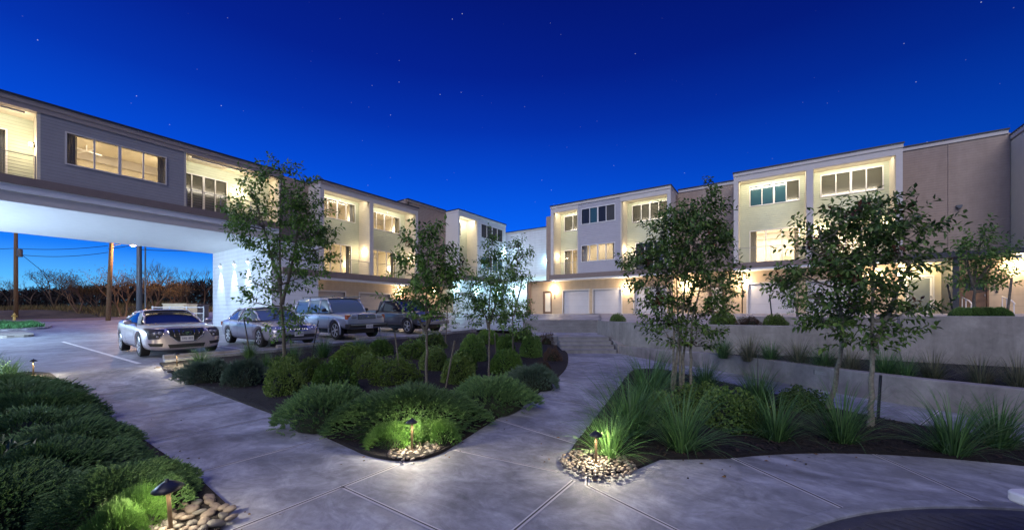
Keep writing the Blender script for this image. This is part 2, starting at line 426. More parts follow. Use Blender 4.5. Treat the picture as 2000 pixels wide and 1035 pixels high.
# driveway apron in front of the right garages
ribbon_wall('retaining_wall', wall_line, lambda x, y: -.1, lambda t, x, y: 1.155, .26, 'retain')
tag(bpy.data.objects['retaining_wall'], 'tall curved grey concrete retaining wall sweeping right from the upper steps', 'retaining wall')
o = ribbon_wall('retaining_wall', [(2.45,12.49),(6,12.49),(14,12.49),(24,12.49)], lambda x, y: -.1, lambda t, x, y: 1.43, .28, 'retain')
tag(o, 'higher straight stretch of concrete retaining wall at the right edge, below the upper right tree', 'retaining wall')
o = ribbon_wall('retaining_wall', [(-1.0,14.6),(4,14.6),(12,14.6),(24,14.6)], lambda x, y: .8, lambda t, x, y: 1.38, .22, 'retain')
tag(o, 'low rear concrete wall seen just above the tall curved retaining wall', 'retaining wall')
low_line = spline([(-4.75,13.85),(-3.9,13.1),(-2.75,12.2),(-1.1,11.15),(.2,10.0),(1.3,9.05),(2.6,8.35),(5,7.7),(9,7.2),(14,7)], 6)
o = ribbon_wall('seat_wall', low_line, lambda x, y: -.1, lambda t, x, y: .28+.17*smooth(0,.45,t), .24, 'retain')
tag(o, 'low curving concrete seat wall along the back of the right hand path', 'low wall')
# planter soil between the two walls
lowb = [(p[0]+.08, p[1]+.12) for p in low_line]
sheet('planter_soil', lowb+[(14,12.4)]+[(p[0], p[1]-.02) for p in wall_line[::-1] if p[0] > -4.6], lambda x, y: .27+.10*smooth(-3,1,x), 'mulch', .8)
# step light in the low wall
# recessed vent/step light of the low wall (louvre)
p = Vector((.62,9.64)); q = Vector((.92,9.38)); d = (q-p).normalized(); nn = Vector((d.y,-d.x))
t_ = thing('step_light', 'small unlit louvred step light set in the face of the low wall', 'step light', (p.x,p.y,.3))
mb = MB()
def obx(mb, c, d, nn, l, h, t0, t1, mi=0):
    a = Vector((d.x*l/2, d.y*l/2, 0)); b0 = Vector((nn.x*t0, nn.y*t0, 0)); b1 = Vector((nn.x*t1, nn.y*t1, 0)); u = Vector((0,0,h/2)); c = Vector(c)
    mb.add([tuple(c-a+b0-u),tuple(c+a+b0-u),tuple(c+a+b1-u),tuple(c-a+b1-u),tuple(c-a+b0+u),tuple(c+a+b0+u),tuple(c+a+b1+u),tuple(c-a+b1+u)],
           [(0,3,2,1),(4,5,6,7),(0,1,5,4),(1,2,6,5),(2,3,7,6),(3,0,4,7)], mi)
cen = ((p.x+q.x)/2, (p.y+q.y)/2, .33)
obx(mb, cen, d, nn, .26, .075, -.05, .02); mb.build('housing', 'black', t_)
mb = MB()
for k in (-.022,0,.022): obx(mb, (cen[0],cen[1],cen[2]+k), d, nn, .24, .008, .02, .028)
mb.build('louvre', 'rail', t_)
# steps: lower flight
def flight(name, label, A, B, n, rise, run, z0, m='step', cheek=0):
    A = Vector(A); B = Vector(B); d = (B-A).normalized(); nn = Vector((-d.y, d.x)); L = (B-A).length
    mb = MB()
    for i in range(n):
        c = (A+B)/2+nn*(run*i+ (run*(n-i)+.4)/2)
        obx(mb, (c.x,c.y,z0+rise*(i+.5)-.001*i), d, nn, L, rise, -(run*(n-i)+.4)/2, (run*(n-i)+.4)/2)
        e = (A+B)/2+nn*(run*i)
        obx(mb, (e.x,e.y,z0+rise*(i+1)-.008), d, nn, L+.006, .022, -.012, .05)
    o = mb.build(name, m); tag(o, label, 'steps')
    return o
o = flight('steps', 'lower flight of broad concrete steps at the far end of the curved path', (-6.45,12.62), (-4.78,13.76), 4, .134, .36, 0.)
o2 = flight('steps', 'upper flight of wide concrete steps beyond the landing, left of the curved wall', (-10.2,15.7), (-6.75,17.75), 4, .148, .36, .54)
# landing between flights
sheet('landing', [(-7.4,13.95),(-5.65,15.15),(-5.0,14.2),(-6.6,16.6),(-6.6,18.3),(-10.4,16.2),(-9.6,14.4)][0:1]+[(-5.7,15.1),(-6.5,16.5),(-6.7,18.1),(-10.4,15.9),(-9.2,14.2)], lambda x, y: .541, 'path', .8, thick=.5)
mb = MB()
# cheek wall at the right of the lower flight
o = ribbon_wall('cheek_wall', [(-4.74,13.80),(-5.2,14.5),(-5.75,15.35),(-6.5,16.35)], lambda x, y: -.1, lambda t, x, y: .33+.3*t, .22, 'retain', -1)
tag(o, 'short sloping concrete cheek wall at the right end of the lower steps', 'low wall')

# planting beds
def zb(X, Y):
    k = smooth(3.2, 5.5, Y); return .035+hp(X,min(Y,13))*(1-k)+k*(.07+.027*clamp(Y,0,14))*clamp((-X-5)/8)
left_edge = [(-13.1,3.0),(-12.8,2.86),(-9.5,2.72),(-5.9,2.60),(-4.6,2.50),(-3.9,2.44),(-3.45,2.42),(-3.05,2.55),(-2.92,2.85),(-3.0,3.3),(-3.2,4.2),(-3.45,5.5),(-3.9,7.1),(-4.55,9.1),(-5.4,11.0),(-6.1,12.3),(-6.6,12.95)]
le = spline(left_edge, 5)
cb = le+[(-7.4,14.0),(-9.2,14.4),(-10.4,16.0),(-12.0,16.4),(-13.15,16.0),(-13.15,9)]
sheet('center_bed', cb, zb, 'mulch', .5, thick=.05)
lb = [(-3.05,-.8),(-3.02,.6),(-3.12,1.0),(-3.5,1.16),(-4.2,1.2),(-8,1.2),(-13.4,1.12),(-14.1,.9),(-14.2,-.8)]
sheet('left_bed', lb, lambda x, y: hp(x,y)+.03, 'mulch', .5, thick=.05)
arc = [(CX+RO*math.cos(R(a)), CY+RO*math.sin(R(a))) for a in range(60, 148, 4)]
rb = spline([(-1.33,3.30),(-1.62,3.42),(-1.80,3.75),(-1.95,4.5),(-2.25,6.0),(-2.55,7.5),(-2.85,9.0),(-2.95,9.9),(-2.5,10.4),(-1.6,9.8),(-.9,9.25),(-.1,8.5),(.7,7.75),(1.5,7.2),(3,6.75),(5.1,6.4)], 4)+arc[:-1]+[(-.95,4.05),(-1.1,3.6)]
sheet('right_bed', rb, lambda x, y: .028, 'mulch', .5, thick=.04)
mb = MB()
def chips(n, poly, zf):
    xs = [p[0] for p in poly]; ys = [p[1] for p in poly]; c = 0
    def inside(px, py):
        r = False; j = len(poly)-1
        for i in range(len(poly)):
            if (poly[i][1] > py) != (poly[j][1] > py) and px < (poly[j][0]-poly[i][0])*(py-poly[i][1])/(poly[j][1]-poly[i][1])+poly[i][0]: r = not r
            j = i
        return r
    while c < n:
        x = random.uniform(min(xs),max(xs)); y = random.uniform(min(ys),max(ys))
        if not inside(x,y): continue
        c += 1; a = random.uniform(0,6.28); l = random.uniform(.012,.035); w = random.uniform(.004,.010); t = random.uniform(-.5,.5)
        dx, dy = math.cos(a)*l, math.sin(a)*l; ex, ey = -math.sin(a)*w, math.cos(a)*w; z = zf(x,y)+.012+abs(t)*.01
        mb.add([(x-dx-ex,y-dy-ey,z-t*.02),(x+dx-ex,y+dy-ey,z+t*.02),(x+dx+ex,y+dy+ey,z+t*.02+.004),(x-dx+ex,y-dy+ey,z-t*.02)], [(0,1,2,3)])
chips(7000, cb, zb); chips(6000, rb, lambda x, y: .028); chips(1200, lb, lambda x, y: .03)
o = mb.build('mulch_chips', 'chips', recalc=False); tag(o, 'dark bark mulch chips scattered over the planting beds', 'mulch', kind='stuff')
# curb between parking and centre bed
o = ribbon_wall('parking_curb', [(-13.2,3.0+.9*i) for i in range(15)], lambda x, y: hp(x,y)-.1, lambda t, x, y: hp(-13.6,y)+.10, .15, 'path', -1); o['kind'] = 'structure'

# ------------------------------------------------------------------ bench at the right edge of the plaza
bx, by, _ = gpt(1983, 972, .45)
bt = thing('bench', 'pale slab bench whose rounded corner just enters the bottom right', 'bench', (bx+.88*CT+.10*ST,by+.88*ST-.10*CT,0), TH)
def rslab(mb, hx, hy, z0, z1, r=.05, n=6):
    loop = []
    for cx, cy, a0 in ((hx-r,hy-r,0),(-hx+r,hy-r,90),(-hx+r,-hy+r,180),(hx-r,-hy+r,270)):
        for k in range(n+1):
            a = R(a0+90*k/n); loop.append((cx+r*math.cos(a), cy+r*math.sin(a)))
    m_ = len(loop)
    mb.add([(x*.99,y*.98,z0) for x, y in loop]+[(x,y,z0+.01) for x, y in loop]+[(x,y,z1-.01) for x, y in loop]+[(x*.99,y*.98,z1) for x, y in loop],
       [tuple(range(m_))[::-1], tuple(range(3*m_,4*m_))]+[(k*m_+i,k*m_+(i+1)%m_,(k+1)*m_+(i+1)%m_,(k+1)*m_+i) for k in range(3) for i in range(m_)])
mb = MB(); rslab(mb, .8, .22, .39, .45); mb.build('seat', 'bench', bt, world=False)
for s_ in (-1, 1):
    mb = MB(); mb.box(s_*.55-.05, s_*.55+.05, -.16, .16, .012, .39); mb.build('leg', 'retain', bt, world=False)

# a few fallen leaves along the bed edges
mb = MB()
for i in range(260):
    a = random.choice(left_edge[4:14]+[(p[0],p[1]) for p in rb[0:30:2]]+[(p[0],p[1]) for p in arc]+[(-3.3,1.2),(-5,1.3),(-7,1.3)])
    x = a[0]+random.gauss(0,.22); y = a[1]+random.gauss(0,.22); t = random.uniform(0,6.28); l = random.uniform(.012,.026); w = l*.35
    c, s_ = math.cos(t), math.sin(t); z = .012+(.03 if True else 0)*0
    mb.add([(x-c*l,y-s_*l,z+.002),(x-s_*w,y+c*w,z+.009),(x+c*l,y+s_*l,z+.004),(x+s_*w,y-c*w,z)], [(0,1,2),(0,2,3)])
o = mb.build('fallen_leaves', 'scrubleaf', recalc=False); tag(o, 'scattered small fallen leaves on the walkway along the beds', 'leaves', kind='stuff')
# ------------------------------------------------------------------ buildings
# facade frame: 'R' faces -Y (u = X, outward o = -Y); 'L' faces +X (u = Y, outward o = X)
class Fac:
    def __init__(s, kind): s.k = kind
    def pt(s, u, o, z): return (u, -o, z) if s.k == 'R' else (o, u, z)
    def box(s, mb, u0, u1, o0, o1, z0, z1, mi=0):
        a = s.pt(u0,o0,z0); b = s.pt(u1,o1,z1); mb.box(a[0],b[0],a[1],b[1],a[2],b[2],mi)
    def wall(s, mb, u0, u1, z0, z1, o, th, holes=(), mi=0):
        """a wall with its face at o, running back th, with true openings"""
        us = sorted({u0,u1}|{h[0] for h in holes}|{h[1] for h in holes}); zs = sorted({z0,z1}|{h[2] for h in holes}|{h[3] for h in holes})
        us = [u for u in us if u0-1e-6 <= u <= u1+1e-6]; zs = [z for z in zs if z0-1e-6 <= z <= z1+1e-6]
        nu, nz_ = len(us), len(zs)
        def solid(i, j):
            if i < 0 or j < 0 or i >= nu-1 or j >= nz_-1: return False
            cu, cz = (us[i]+us[i+1])/2, (zs[j]+zs[j+1])/2
            return not any(h[0] < cu < h[1] and h[2] < cz < h[3] for h in holes)
        vid = {}; vs = []; fs = []
        def V(i, j, k):
            if (i,j,k) not in vid: vid[(i,j,k)] = len(vs); vs.append(s.pt(us[i], o-(th if k else 0), zs[j]))
            return vid[(i,j,k)]
        for i in range(nu-1):
            for j in range(nz_-1):
                if not solid(i,j): continue
                fs.append((V(i,j,0),V(i+1,j,0),V(i+1,j+1,0),V(i,j+1,0))); fs.append((V(i,j,1),V(i,j+1,1),V(i+1,j+1,1),V(i+1,j,1)))
                if not solid(i-1,j): fs.append((V(i,j,0),V(i,j+1,0),V(i,j+1,1),V(i,j,1)))
                if not solid(i+1,j): fs.append((V(i+1,j,0),V(i+1,j,1),V(i+1,j+1,1),V(i+1,j+1,0)))
                if not solid(i,j-1): fs.append((V(i,j,0),V(i,j,1),V(i+1,j,1),V(i+1,j,0)))
                if not solid(i,j+1): fs.append((V(i,j+1,0),V(i+1,j+1,0),V(i+1,j+1,1),V(i,j+1,1)))
        mb.add(vs, fs, mi)
FR, FL = Fac('R'), Fac('L')
def window(F, B, u0, u1, z0, z1, o, n=4, pane='darkglass', frame='trimwhite', room=None, fw=.06, blinds=None, panes=None, power=40, rdepth=3.2, name='window'):
    """frame mesh with mullions, its panes as sub-parts; o = wall face"""
    mb = MB(); w = (u1-u0)/n; of, ob = o+.035, o-.07
    F.box(mb, u0-fw,u1+fw, ob,of, z1,z1+fw); F.box(mb, u0-fw,u1+fw, ob,of, z0-fw,z0)
    F.box(mb, u0-fw,u0, ob,of, z0,z1); F.box(mb, u1,u1+fw, ob,of, z0,z1)
    for i in range(1, n):
        hw = .055 if (n == 4 and i == 2) else .028
        F.box(mb, u0+w*i-hw, u0+w*i+hw, ob+.005, of-.012, z0, z1)
    wd = mb.build(name, frame, B)
    for i in range(n):
        mb = MB(); m_ = panes[i] if panes else pane
        F.box(mb, u0+w*i+.01, u0+w*(i+1)-.01, o-.045, o-.035, z0+.003, z1-.003)
        mb.build('pane', m_, wd)
    if room:
        F2 = MB(); zc = z1+.35; zf_ = z0-.25; a, b = u0-.5, u1+.5
        o1 = o-.22; o2 = o1-rdepth
        F.wall(F2, a, b, zf_, zc, o2, .06)
        F.box(F2, a-.05,a, o2,o1, zf_,zc); F.box(F2, b,b+.05, o2,o1, zf_,zc)
        F.box(F2, a,b, o2,o1, zc,zc+.05); F.box(F2, a,b, o2,o1, zf_-.05,zf_)
        if rdepth > 2:
            F.box(F2, a, b, o2+.02, o2+.25, zc-.45, zc-.001, 1)      # bulkhead at the back
            F.box(F2, (a+b)/2+.4, (a+b)/2+1.1, o2+.001, o2+.04, z0-.2, z0+.8, 2)   # picture / door
            F.box(F2, a+.5, a+1.0, o2+.5, o2+1.0, zf_, z0+.22, 3)
        F2.build('room', [room,'trim','sage','black'], B)
        for cu0, cu1 in ((u0-.1,u0+.32+.12*((u0*7)%1)),(u1-.25,u1+.1)):
            cmb = MB(); nn_ = 16; vs = []
            for i in range(nn_+1):
                cu = cu0+(cu1-cu0)*i/nn_; oo = o1-.10+.03*math.sin(i*1.9)
                vs += [F.pt(cu,oo,z0-.2), F.pt(cu,oo,z1+.2), F.pt(cu,oo-.012,z0-.2), F.pt(cu,oo-.012,z1+.2)]
            cmb.add(vs, [f for i in range(nn_) for f in ((4*i,4*i+1,4*i+5,4*i+4),(4*i+2,4*i+6,4*i+7,4*i+3),(4*i+1,4*i+3,4*i+7,4*i+5),(4*i,4*i+4,4*i+6,4*i+2))]+[(0,2,3,1),(4*nn_,4*nn_+1,4*nn_+3,4*nn_+2)])
            cmb.build('curtain', 'trimwhite' if (int(u0*3) % 2) else 'cream', B)
        for ux in (a+.2, b-.2): lamp(B, F.pt(ux, o1-rdepth*.4, (z0+z1)/2-.1), power*.5, (1,.82,.56), .12)
        c = F.pt((u0+u1)/2, o1-rdepth*.45, zc-.05); q_ = lamp(B, c, power*.5, (1,.84,.60), .25, 'AREA'); q_.data.shape = 'RECTANGLE'; q_.data.size = min(1.6,(b-a)*.5) if F.k == 'R' else rdepth*.35; q_.data.size_y = rdepth*.35 if F.k == 'R' else min(1.6,(b-a)*.5)
    return wd
def railing(F, B, u0, u1, z0, o, h=1.05, n=7, ends=True):
    mb = MB()
    F.box(mb, u0,u1, o-.02,o+.02, z0+h-.03, z0+h)
    for i in range(n): z = z0+.1+(h-.2)*i/(n-1); F.box(mb, u0,u1, o-.004,o+.004, z-.005,z+.005)
    k = max(2, int((u1-u0)/1.3)+1)
    for i in range(k):
        u = u0+.02+(u1-u0-.04)*i/(k-1); F.box(mb, u-.018,u+.018, o-.018,o+.018, z0,z0+h-.03)
    mb.build('railing', 'rail', B)
def sconce(F, B, u, o, z, power=40, color=(1,.78,.5), mt='bulb', side=None, off=.12):
    """wall lamp on a face; side=+1/-1: on a wall facing +u/-u"""
    def P(a, b, c): return F.pt(u+a, o+b, z+c)
    mb = MB()
    if side:
        F.box(mb, u, u+side*.03, o-.06,o+.06, z-.12,z+.12)
        F.box(mb, u+side*.03, u+side*.10, o-.02,o+.02, z+.08,z+.10); c = (side*off, 0, 0)
    else:
        F.box(mb, u-.06,u+.06, o,o+.03, z-.12,z+.12)
        F.box(mb, u-.02,u+.02, o+.03,o+.10, z+.08,z+.10); c = (0, off, 0)
    body = mb.build('wall_lamp', 'black', B)
    mb = MB(); p = P(*c)
    mb.lathe([(.002,-.075),(.04,-.06),(.055,-.02),(.055,.03),(.04,.07),(.002,.08)], p, 12)
    mb.build('bulb', mt, body, sm=True)
    c2 = (side*(off+.16), 0, 0) if side else (0, off+.16, 0)
    lamp(B, P(*c2), power, color, .07)
def garage(F, B, u0, u1, z0, o, h=2.13, m='garage'):
    mb = MB(); F.box(mb, u0,u1, o-.16,o-.12, z0,z0+h)
    for i in range(1,4):
        z = z0+h*i/4; F.box(mb, u0+.02,u1-.02, o-.12,o-.112, z-.49,z-.03)
    F.box(mb, u0+.02,u1-.02, o-.12,o-.112, z0+h*.75+.03,z0+h-.03)
    g = mb.build('garage_door', m, B)
    mb = MB()
    F.box(mb, u0-.10,u0, o-.17,o+.03, z0,z0+h+.1); F.box(mb, u1,u1+.10, o-.17,o+.03, z0,z0+h+.1); F.box(mb, u0,u1, o-.17,o+.03, z0+h,z0+h+.1)
    mb.build('frame', 'trim', g)
def door(F, B, u0, u1, z0, o, h=2.1, m='wood', lit=None, frame='wood', glass=True):
    mb = MB(); F.box(mb, u0-.07,u0, o-.12,o+.03, z0,z0+h+.07); F.box(mb, u1,u1+.07, o-.12,o+.03, z0,z0+h+.07); F.box(mb, u0,u1, o-.12,o+.03, z0+h,z0+h+.07)
    if glass:
        w = .1
        F.box(mb, u0,u0+w, o-.09,o-.04, z0,z0+h); F.box(mb, u1-w,u1, o-.09,o-.04, z0,z0+h); F.box(mb, u0+w,u1-w, o-.09,o-.04, z0,z0+.2); F.box(mb, u0+w,u1-w, o-.09,o-.04, z0+h-w,z0+h)
    else:
        F.box(mb, u0,u1, o-.09,o-.04, z0,z0+h)
        for i in range(2):
            F.box(mb, u0+.12,u1-.12, o-.04,o-.03, z0+.15+i*.55,z0+.62+i*.55)
    d = mb.build('door', frame, B)
    if glass:
        mb = MB(); F.box(mb, u0+.1,u1-.1, o-.07,o-.06, z0+.2,z0+h-.1); mb.build('pane', lit or 'darkglass', d)
    else:
        mb = MB(); F.box(mb, u0+.15,u1-.15, o-.035,o-.028, z0+1.35,z0+h-.15); mb.build('pane', 'darkglass', d)
    mb = MB(); F.box(mb, u1-.09,u1-.06, o-.04,o+.02, z0+1.0,z0+1.12); mb.build('handle', 'rail', d)
def house_number(F, B, u, o, z, m='black'):
    mb = MB()
    F.box(mb, u-.02,u+.02, o,o+.01, z-.41,z+.05)
    for i in range(3): F.box(mb, u-.05,u+.05, o+.01,o+.025, z-i*.18-.05, z-i*.18+.05)
    return mb.build('number_plaque', m, B)
def shell(F, B, u0, u1, o, depth, z0, zr, m='taupe', name='side_wall'):
    """side and rear walls"""
    mb = MB()
    F.box(mb, u0,u0+.18, o-depth,o, z0,zr); F.box(mb, u1-.18,u1, o-depth,o, z0,zr); F.box(mb, u0+.18,u1-.18, o-depth,o-depth+.18, z0,zr)
    return mb.build(name, m, B)
def roof(F, B, u0, u1, o, depth, zr, over=.0, fas=.24, m='trim'):
    mb = MB(); F.box(mb, u0-.02,u1+.02, o-depth,o+.06, zr-fas,zr-.03, 0)
    r = mb.build('roof', m, B)
    mb = MB(); F.box(mb, u0-.06,u1+.06, o-depth-.05,o+.11, zr-.03,zr+.05); mb.build('roof_edge', 'cap', r)
def added_cove(F, B, u0, u1, o, z, power):
    """added strip light, hidden behind the bay frame head to brighten the recess evenly"""
    w = (u1-u0)*.86; um = (u0+u1)/2
    mb = MB(); F.box(mb, um-w/2,um+w/2, o+.03,o+.05, z-.04,z+.04); mb.build('added_light_strip', 'trimwhite', B)
    q = lamp(B, F.pt(um, o+.01, z), power*.6, (1,.89,.70), .1, 'AREA'); q.data.shape = 'RECTANGLE'; q.data.size = w; q.data.size_y = .08  # added area light, out of sight, spreads an even glow over the recess
    q.rotation_euler = (R(66),0,0) if F.k == 'R' else (R(66),0,R(90))
def bay(F, B, u0, u1, o, zf_, zr, dp=1.5, back='sage', sidem='cream', win=None, wz=None, wp='darkglass', wroom=None, wpanes=None, dr=None, dz=None, dp_panes=3, dmat='glass', droom='room', strip_power=60, sc=None, holes=True, dframe='trimwhite', powr=60):
    """a two storey recessed balcony between u0 and u1"""
    ob = o-dp; zc = zr-.38
    hs = []
    if win: hs.append((win[0],win[1],wz[0],wz[1]))
    if dr: hs.append((dr[0],dr[1],dz[0],dz[1]))
    mb = MB(); F.wall(mb, u0,u1, zf_,zc, ob, .15, hs); mb.build('balcony_wall', back, B)
    mb = MB(); F.box(mb, u0-.10,u0+.015, ob+.001,o-.03, zf_+.004,zc-.001); F.box(mb, u1-.015,u1+.10, ob+.001,o-.03, zf_+.004,zc-.001); F.box(mb, u0-.1,u1+.1, ob-.15,o-.30, zc,zc+.1); F.box(mb, u0-.1,u1+.1, ob-.15,o-.03, zf_-.02,zf_+.003)
    mb.build('balcony_side', sidem, B)
    if win: window(F, B, win[0],win[1],wz[0],wz[1], ob, 4 if win[1]-win[0] > 2.2 else 2, wp, room=wroom, panes=wpanes, power=powr*.6)
    if dr: window(F, B, dr[0],dr[1],dz[0],dz[1], ob, dp_panes, dmat, room=droom, power=powr, frame=dframe, name='sliding_door')
    railing(F, B, u0+.02,u1-.02, zf_, o-.08)
    if strip_power:
        mb = MB(); c = F.pt((u0+u1)/2+.2, ob+.02, zc-.28)
        F.box(mb, (u0+u1)/2+.1,(u0+u1)/2+.26, ob,ob+.12, zc-.22,zc-.14); l_ = mb.build('ceiling_lamp', 'trimwhite', B)
        added_cove(F, B, u0, u1, o-.36, zc-.06, strip_power)
    if sc:
        for q in sc: sconce(F, B, q[0], (ob if len(q) < 4 else ob+dp*.5), q[1], q[2], side=(q[3] if len(q) > 3 else None))

# --- right hand row -----------------------------------------------------------
G = 1.42    # ground by the right garages
def hz(h): return E+h
ROOF = hz(9.85); LT = hz(3.5); LB = hz(2.98)
# middle block (three bays)
B = thing('townhouse', 'three bay townhouse block right of the passage, pale grey panel between two lit balconies', 'townhouse', (-11.8,32,G))
o = -31.0
u0, u1 = -17.0, -6.5
mb = MB()
FR.box(mb, -17.0,-16.72, o-1.8,o, LT,ROOF-.24); FR.box(mb, u0+.28,-14.25, o-.28,o, ROOF-.62,ROOF-.24); mb.build('bay_frame', 'trim', B); mb = MB()
FR.box(mb, -6.76,-6.5, o-1.8,o, LT,ROOF-.24); FR.box(mb, -10.45,u1-.26, o-.28,o, ROOF-.62,ROOF-.24)
mb.build('bay_frame', 'trim', B)
mb = MB(); FR.wall(mb, -14.25,-10.45, LT,ROOF-.24, o-.02, .2, [(-13.9,-10.93,hz(7.8),hz(9.1)),(-13.9,-10.95,hz(4.52),hz(5.88))]); mb.build('wall', 'lavender', B)
window(FR, B, -13.9,-10.93,hz(7.8),hz(9.1), o-.02, 4, panes=['darkglass','tealglass','darkglass','blind'])
window(FR, B, -13.9,-10.95,hz(4.52),hz(5.88), o-.02, 4, 'glass', room='room', power=55, rdepth=1.2)
bay(FR, B, -16.72,-14.35, o, LT, ROOF-.1, 1.5, win=(-16.3,-14.6), wz=(hz(7.74),hz(9.1)), wp='blind', dr=(-16.3,-14.7), dz=(hz(3.55),hz(5.87)), dp_panes=2, strip_power=60, sc=[(-16.72+.001,hz(5.3),35,1)])
bay(FR, B, -10.35,-6.76, o, LT, ROOF-.1, 1.5, win=(-9.86,-7.05), wz=(hz(7.74),hz(9.1)), wp='blind', dr=(-9.6,-7.4), dz=(hz(3.55),hz(5.87)), dmat='darkglass', droom=None, strip_power=60, sc=[(-10.35+.001,hz(5.35),40,1)])
shell(FR, B, u0, u1, o-1.8, 8, G-.3, ROOF-.25, 'taupe'); roof(FR, B, u0,u1, o,10, ROOF)
mb = MB(); FR.box(mb, u0-.12,u1+.1, o-1.0,o+.10, LB+.12,LT, 0); FR.box(mb, u0-.02,u1+.02, o-1.0,o+.04, LB,LB+.12, 1); mb.build('ledge', ['brown','soffit'], B)
og = -32.0
gh = [(-16.2,-13.7,G,G+2.13),(-13.2,-10.7,G,G+2.13),(-9.57,-7.1,G,G+2.13),(-18.3,-17.5,G,G+2.1)]
mb = MB(); FR.wall(mb, -19.8,u1-.02, G-.3,LB-.001, og, .2, gh); mb.build('ground_wall', 'tan', B)
for a in gh[:3]: garage(FR, B, a[0],a[1],G,og)
door(FR, B, -18.3,-17.5,G,og, 2.1, lit='room')
lamp(B, (-17.9,32.9,G+1.6), 10, (1,.8,.5), .2)
mb = MB(); FR.box(mb, -19.95,-19.75, og-2,og+.5, G-.2,LB+.1); FR.box(mb, -19.75,-17.15, og-.5,og+.5, LB-.02,LB+.12); mb.build('canopy', 'brown', B)
sconce(FR, B, -17.15,og,hz(2.2),130); sconce(FR, B, -10.2,og,hz(2.1),130)
house_number(FR, B, -17.1, og, hz(1.75))
mb = MB(); FR.wall(mb, -18.6,u0-.01, LB+.12,ROOF-.3, -33.0, .2); mb.build('rear_wall', 'taupe', B)

# recess between the blocks
B = thing('townhouse', 'plain taupe set back wall with one lit entrance, between the two right hand balcony blocks', 'townhouse', (-4.4,33.5,G))
mb = MB(); FR.wall(mb, -6.49,-2.31, LB+.1,ROOF+.05, -33.5, .2); mb.build('wall', 'taupe', B)
mb = MB(); FR.wall(mb, -6.49,-1.9, G-.3,LB+.1, -32.3, .2, [(-3.95,-3.05,G,G+2.1)]); mb.build('ground_wall', 'tan', B)
door(FR, B, -3.95,-3.05,G,-32.3, 2.1, lit='room'); lamp(B, (-3.5,33.1,G+1.7), 25, (1,.78,.45), .2)
mb = MB(); FR.box(mb, -6.47,-2.33, -33.5,-31.9, LB+.1,LB+.35); mb.build('ledge', 'brown', B)
roof(FR, B, -6.4,-2.4, -33.5,7, ROOF+.25)
sconce(FR, B, -5.6,-32.3,hz(2.15),150); sconce(FR, B, -5.25,-32.3,hz(2.15),60)

# big right block, two tall bays
B = thing('townhouse', 'tallest looking two bay balcony block right of centre, cream frames around glowing recesses', 'townhouse', (1.9,32,G))
u0, u1 = -2.3, 6.2
mb = MB()
for a, b in ((u0,u0+.28),(1.78,2.12),(u1-.28,u1)): FR.box(mb, a,b, o-1.8,o, LT,ROOF-.24)
FR.box(mb, u0+.28,1.78, o-.28,o, ROOF-.62,ROOF-.24); FR.box(mb, 2.12,u1-.28, o-.28,o, ROOF-.62,ROOF-.24)
mb.build('bay_frame', 'trim', B)
bay(FR, B, u0+.28,1.78, o, LT, ROOF-.1, 1.5, win=(-1.36,1.45), wz=(hz(7.74),hz(9.1)), wpanes=['tealglass','tealglass','tealglass','blind'], dr=(-1.36,1.45), dz=(hz(3.55),hz(5.87)), droom='roomwhite', powr=330, strip_power=100, sc=[(1.775,hz(5.6),45,-1)])
bay(FR, B, 2.12,u1-.28, o, LT, ROOF-.1, 1.5, win=(2.65,5.6), wz=(hz(7.74),hz(9.1)), wp='blind', dr=(3.1,5.4), dz=(hz(3.55),hz(5.87)), droom='roomwhite', powr=330, strip_power=100, sc=[(2.6,hz(5.6),60),(5.68,hz(5.6),45)])
shell(FR, B, u0, u1, o-1.8, 8, G-.3, ROOF-.25, 'taupe'); roof(FR, B, u0,u1, o,10, ROOF)
mb = MB(); FR.box(mb, u0-.1,u1+.1, o-1.0,o+.10, LB+.14,LT, 0); FR.box(mb, u0-.02,u1+.02, o-1.0,o+.04, LB,LB+.14, 1); mb.build('ledge', ['brown','soffit'], B)
gh = [(-1.48,1.15,G,G+2.13),(1.9,4.5,G,G+2.13)]
mb = MB(); FR.wall(mb, u0+.5,u1, G-.3,LB-.001, og, .2, gh); mb.build('ground_wall', 'tan', B)
for a in gh: garage(FR, B, a[0],a[1],G,og)
sconce(FR, B, -2.15+.35,og,hz(2.25),150); sconce(FR, B, 5.2,og,hz(2.25),110)
house_number(FR, B, -1.75, og, hz(1.6))

# recess with the lit entrance on the far right
B = thing('townhouse', 'tall plain taupe wall with yellow lit glass entrance and wooden door on the right', 'townhouse', (8.6,33.5,G))
mb = MB(); FR.wall(mb, u1+.01,11.0, LB+.1,ROOF+.3, -33.5, .2); mb.build('wall', 'taupe', B)
roof(FR, B, u1+.1,10.9, -33.5,7, ROOF+.5)
mb = MB(); FR.box(mb, 8.62,8.68, -33.5,-33.46, LB+.4,ROOF+.2); mb.build('seam_strip', 'taupe', B)
for q in ((7.35,hz(5.9)),(9.05,hz(6.3))):
    mb = MB(); FR.box(mb, q[0]-.12,q[0]+.12, -33.5,-33.36, q[1]-.06,q[1]+.06); FR.box(mb, q[0]-.07,q[0]+.07, -33.5,-33.3, q[1]-.14,q[1]-.06); mb.build('wall_fixture', 'polemetal', B)  # small unlit fixtures on the wall
mb = MB(); FR.wall(mb, u1+.01,8.22, G-.3,LB-.1, -32.9, .2, [(6.75,7.85,G,G+2.3)]); FR.box(mb, u1+.01,8.05, -32.9,-31.3, LB-.1,LB+.08); mb.build('entrance_wall', 'creamflat', B)
door(FR, B, 6.75,7.85,G,-32.9, 2.25, lit='greyglass', frame='trimwhite')
mb = MB(); FR.box(mb, 8.2,8.45, -32.9,-31.2, G-.2,LB+.1); mb.build('pier', 'cap', B)
mb = MB(); FR.wall(mb, 8.46,16, G-.3,LB, -32.2, .2, [(8.8,9.75,G,G+2.15)]); mb.build('ground_wall', 'tan', B)
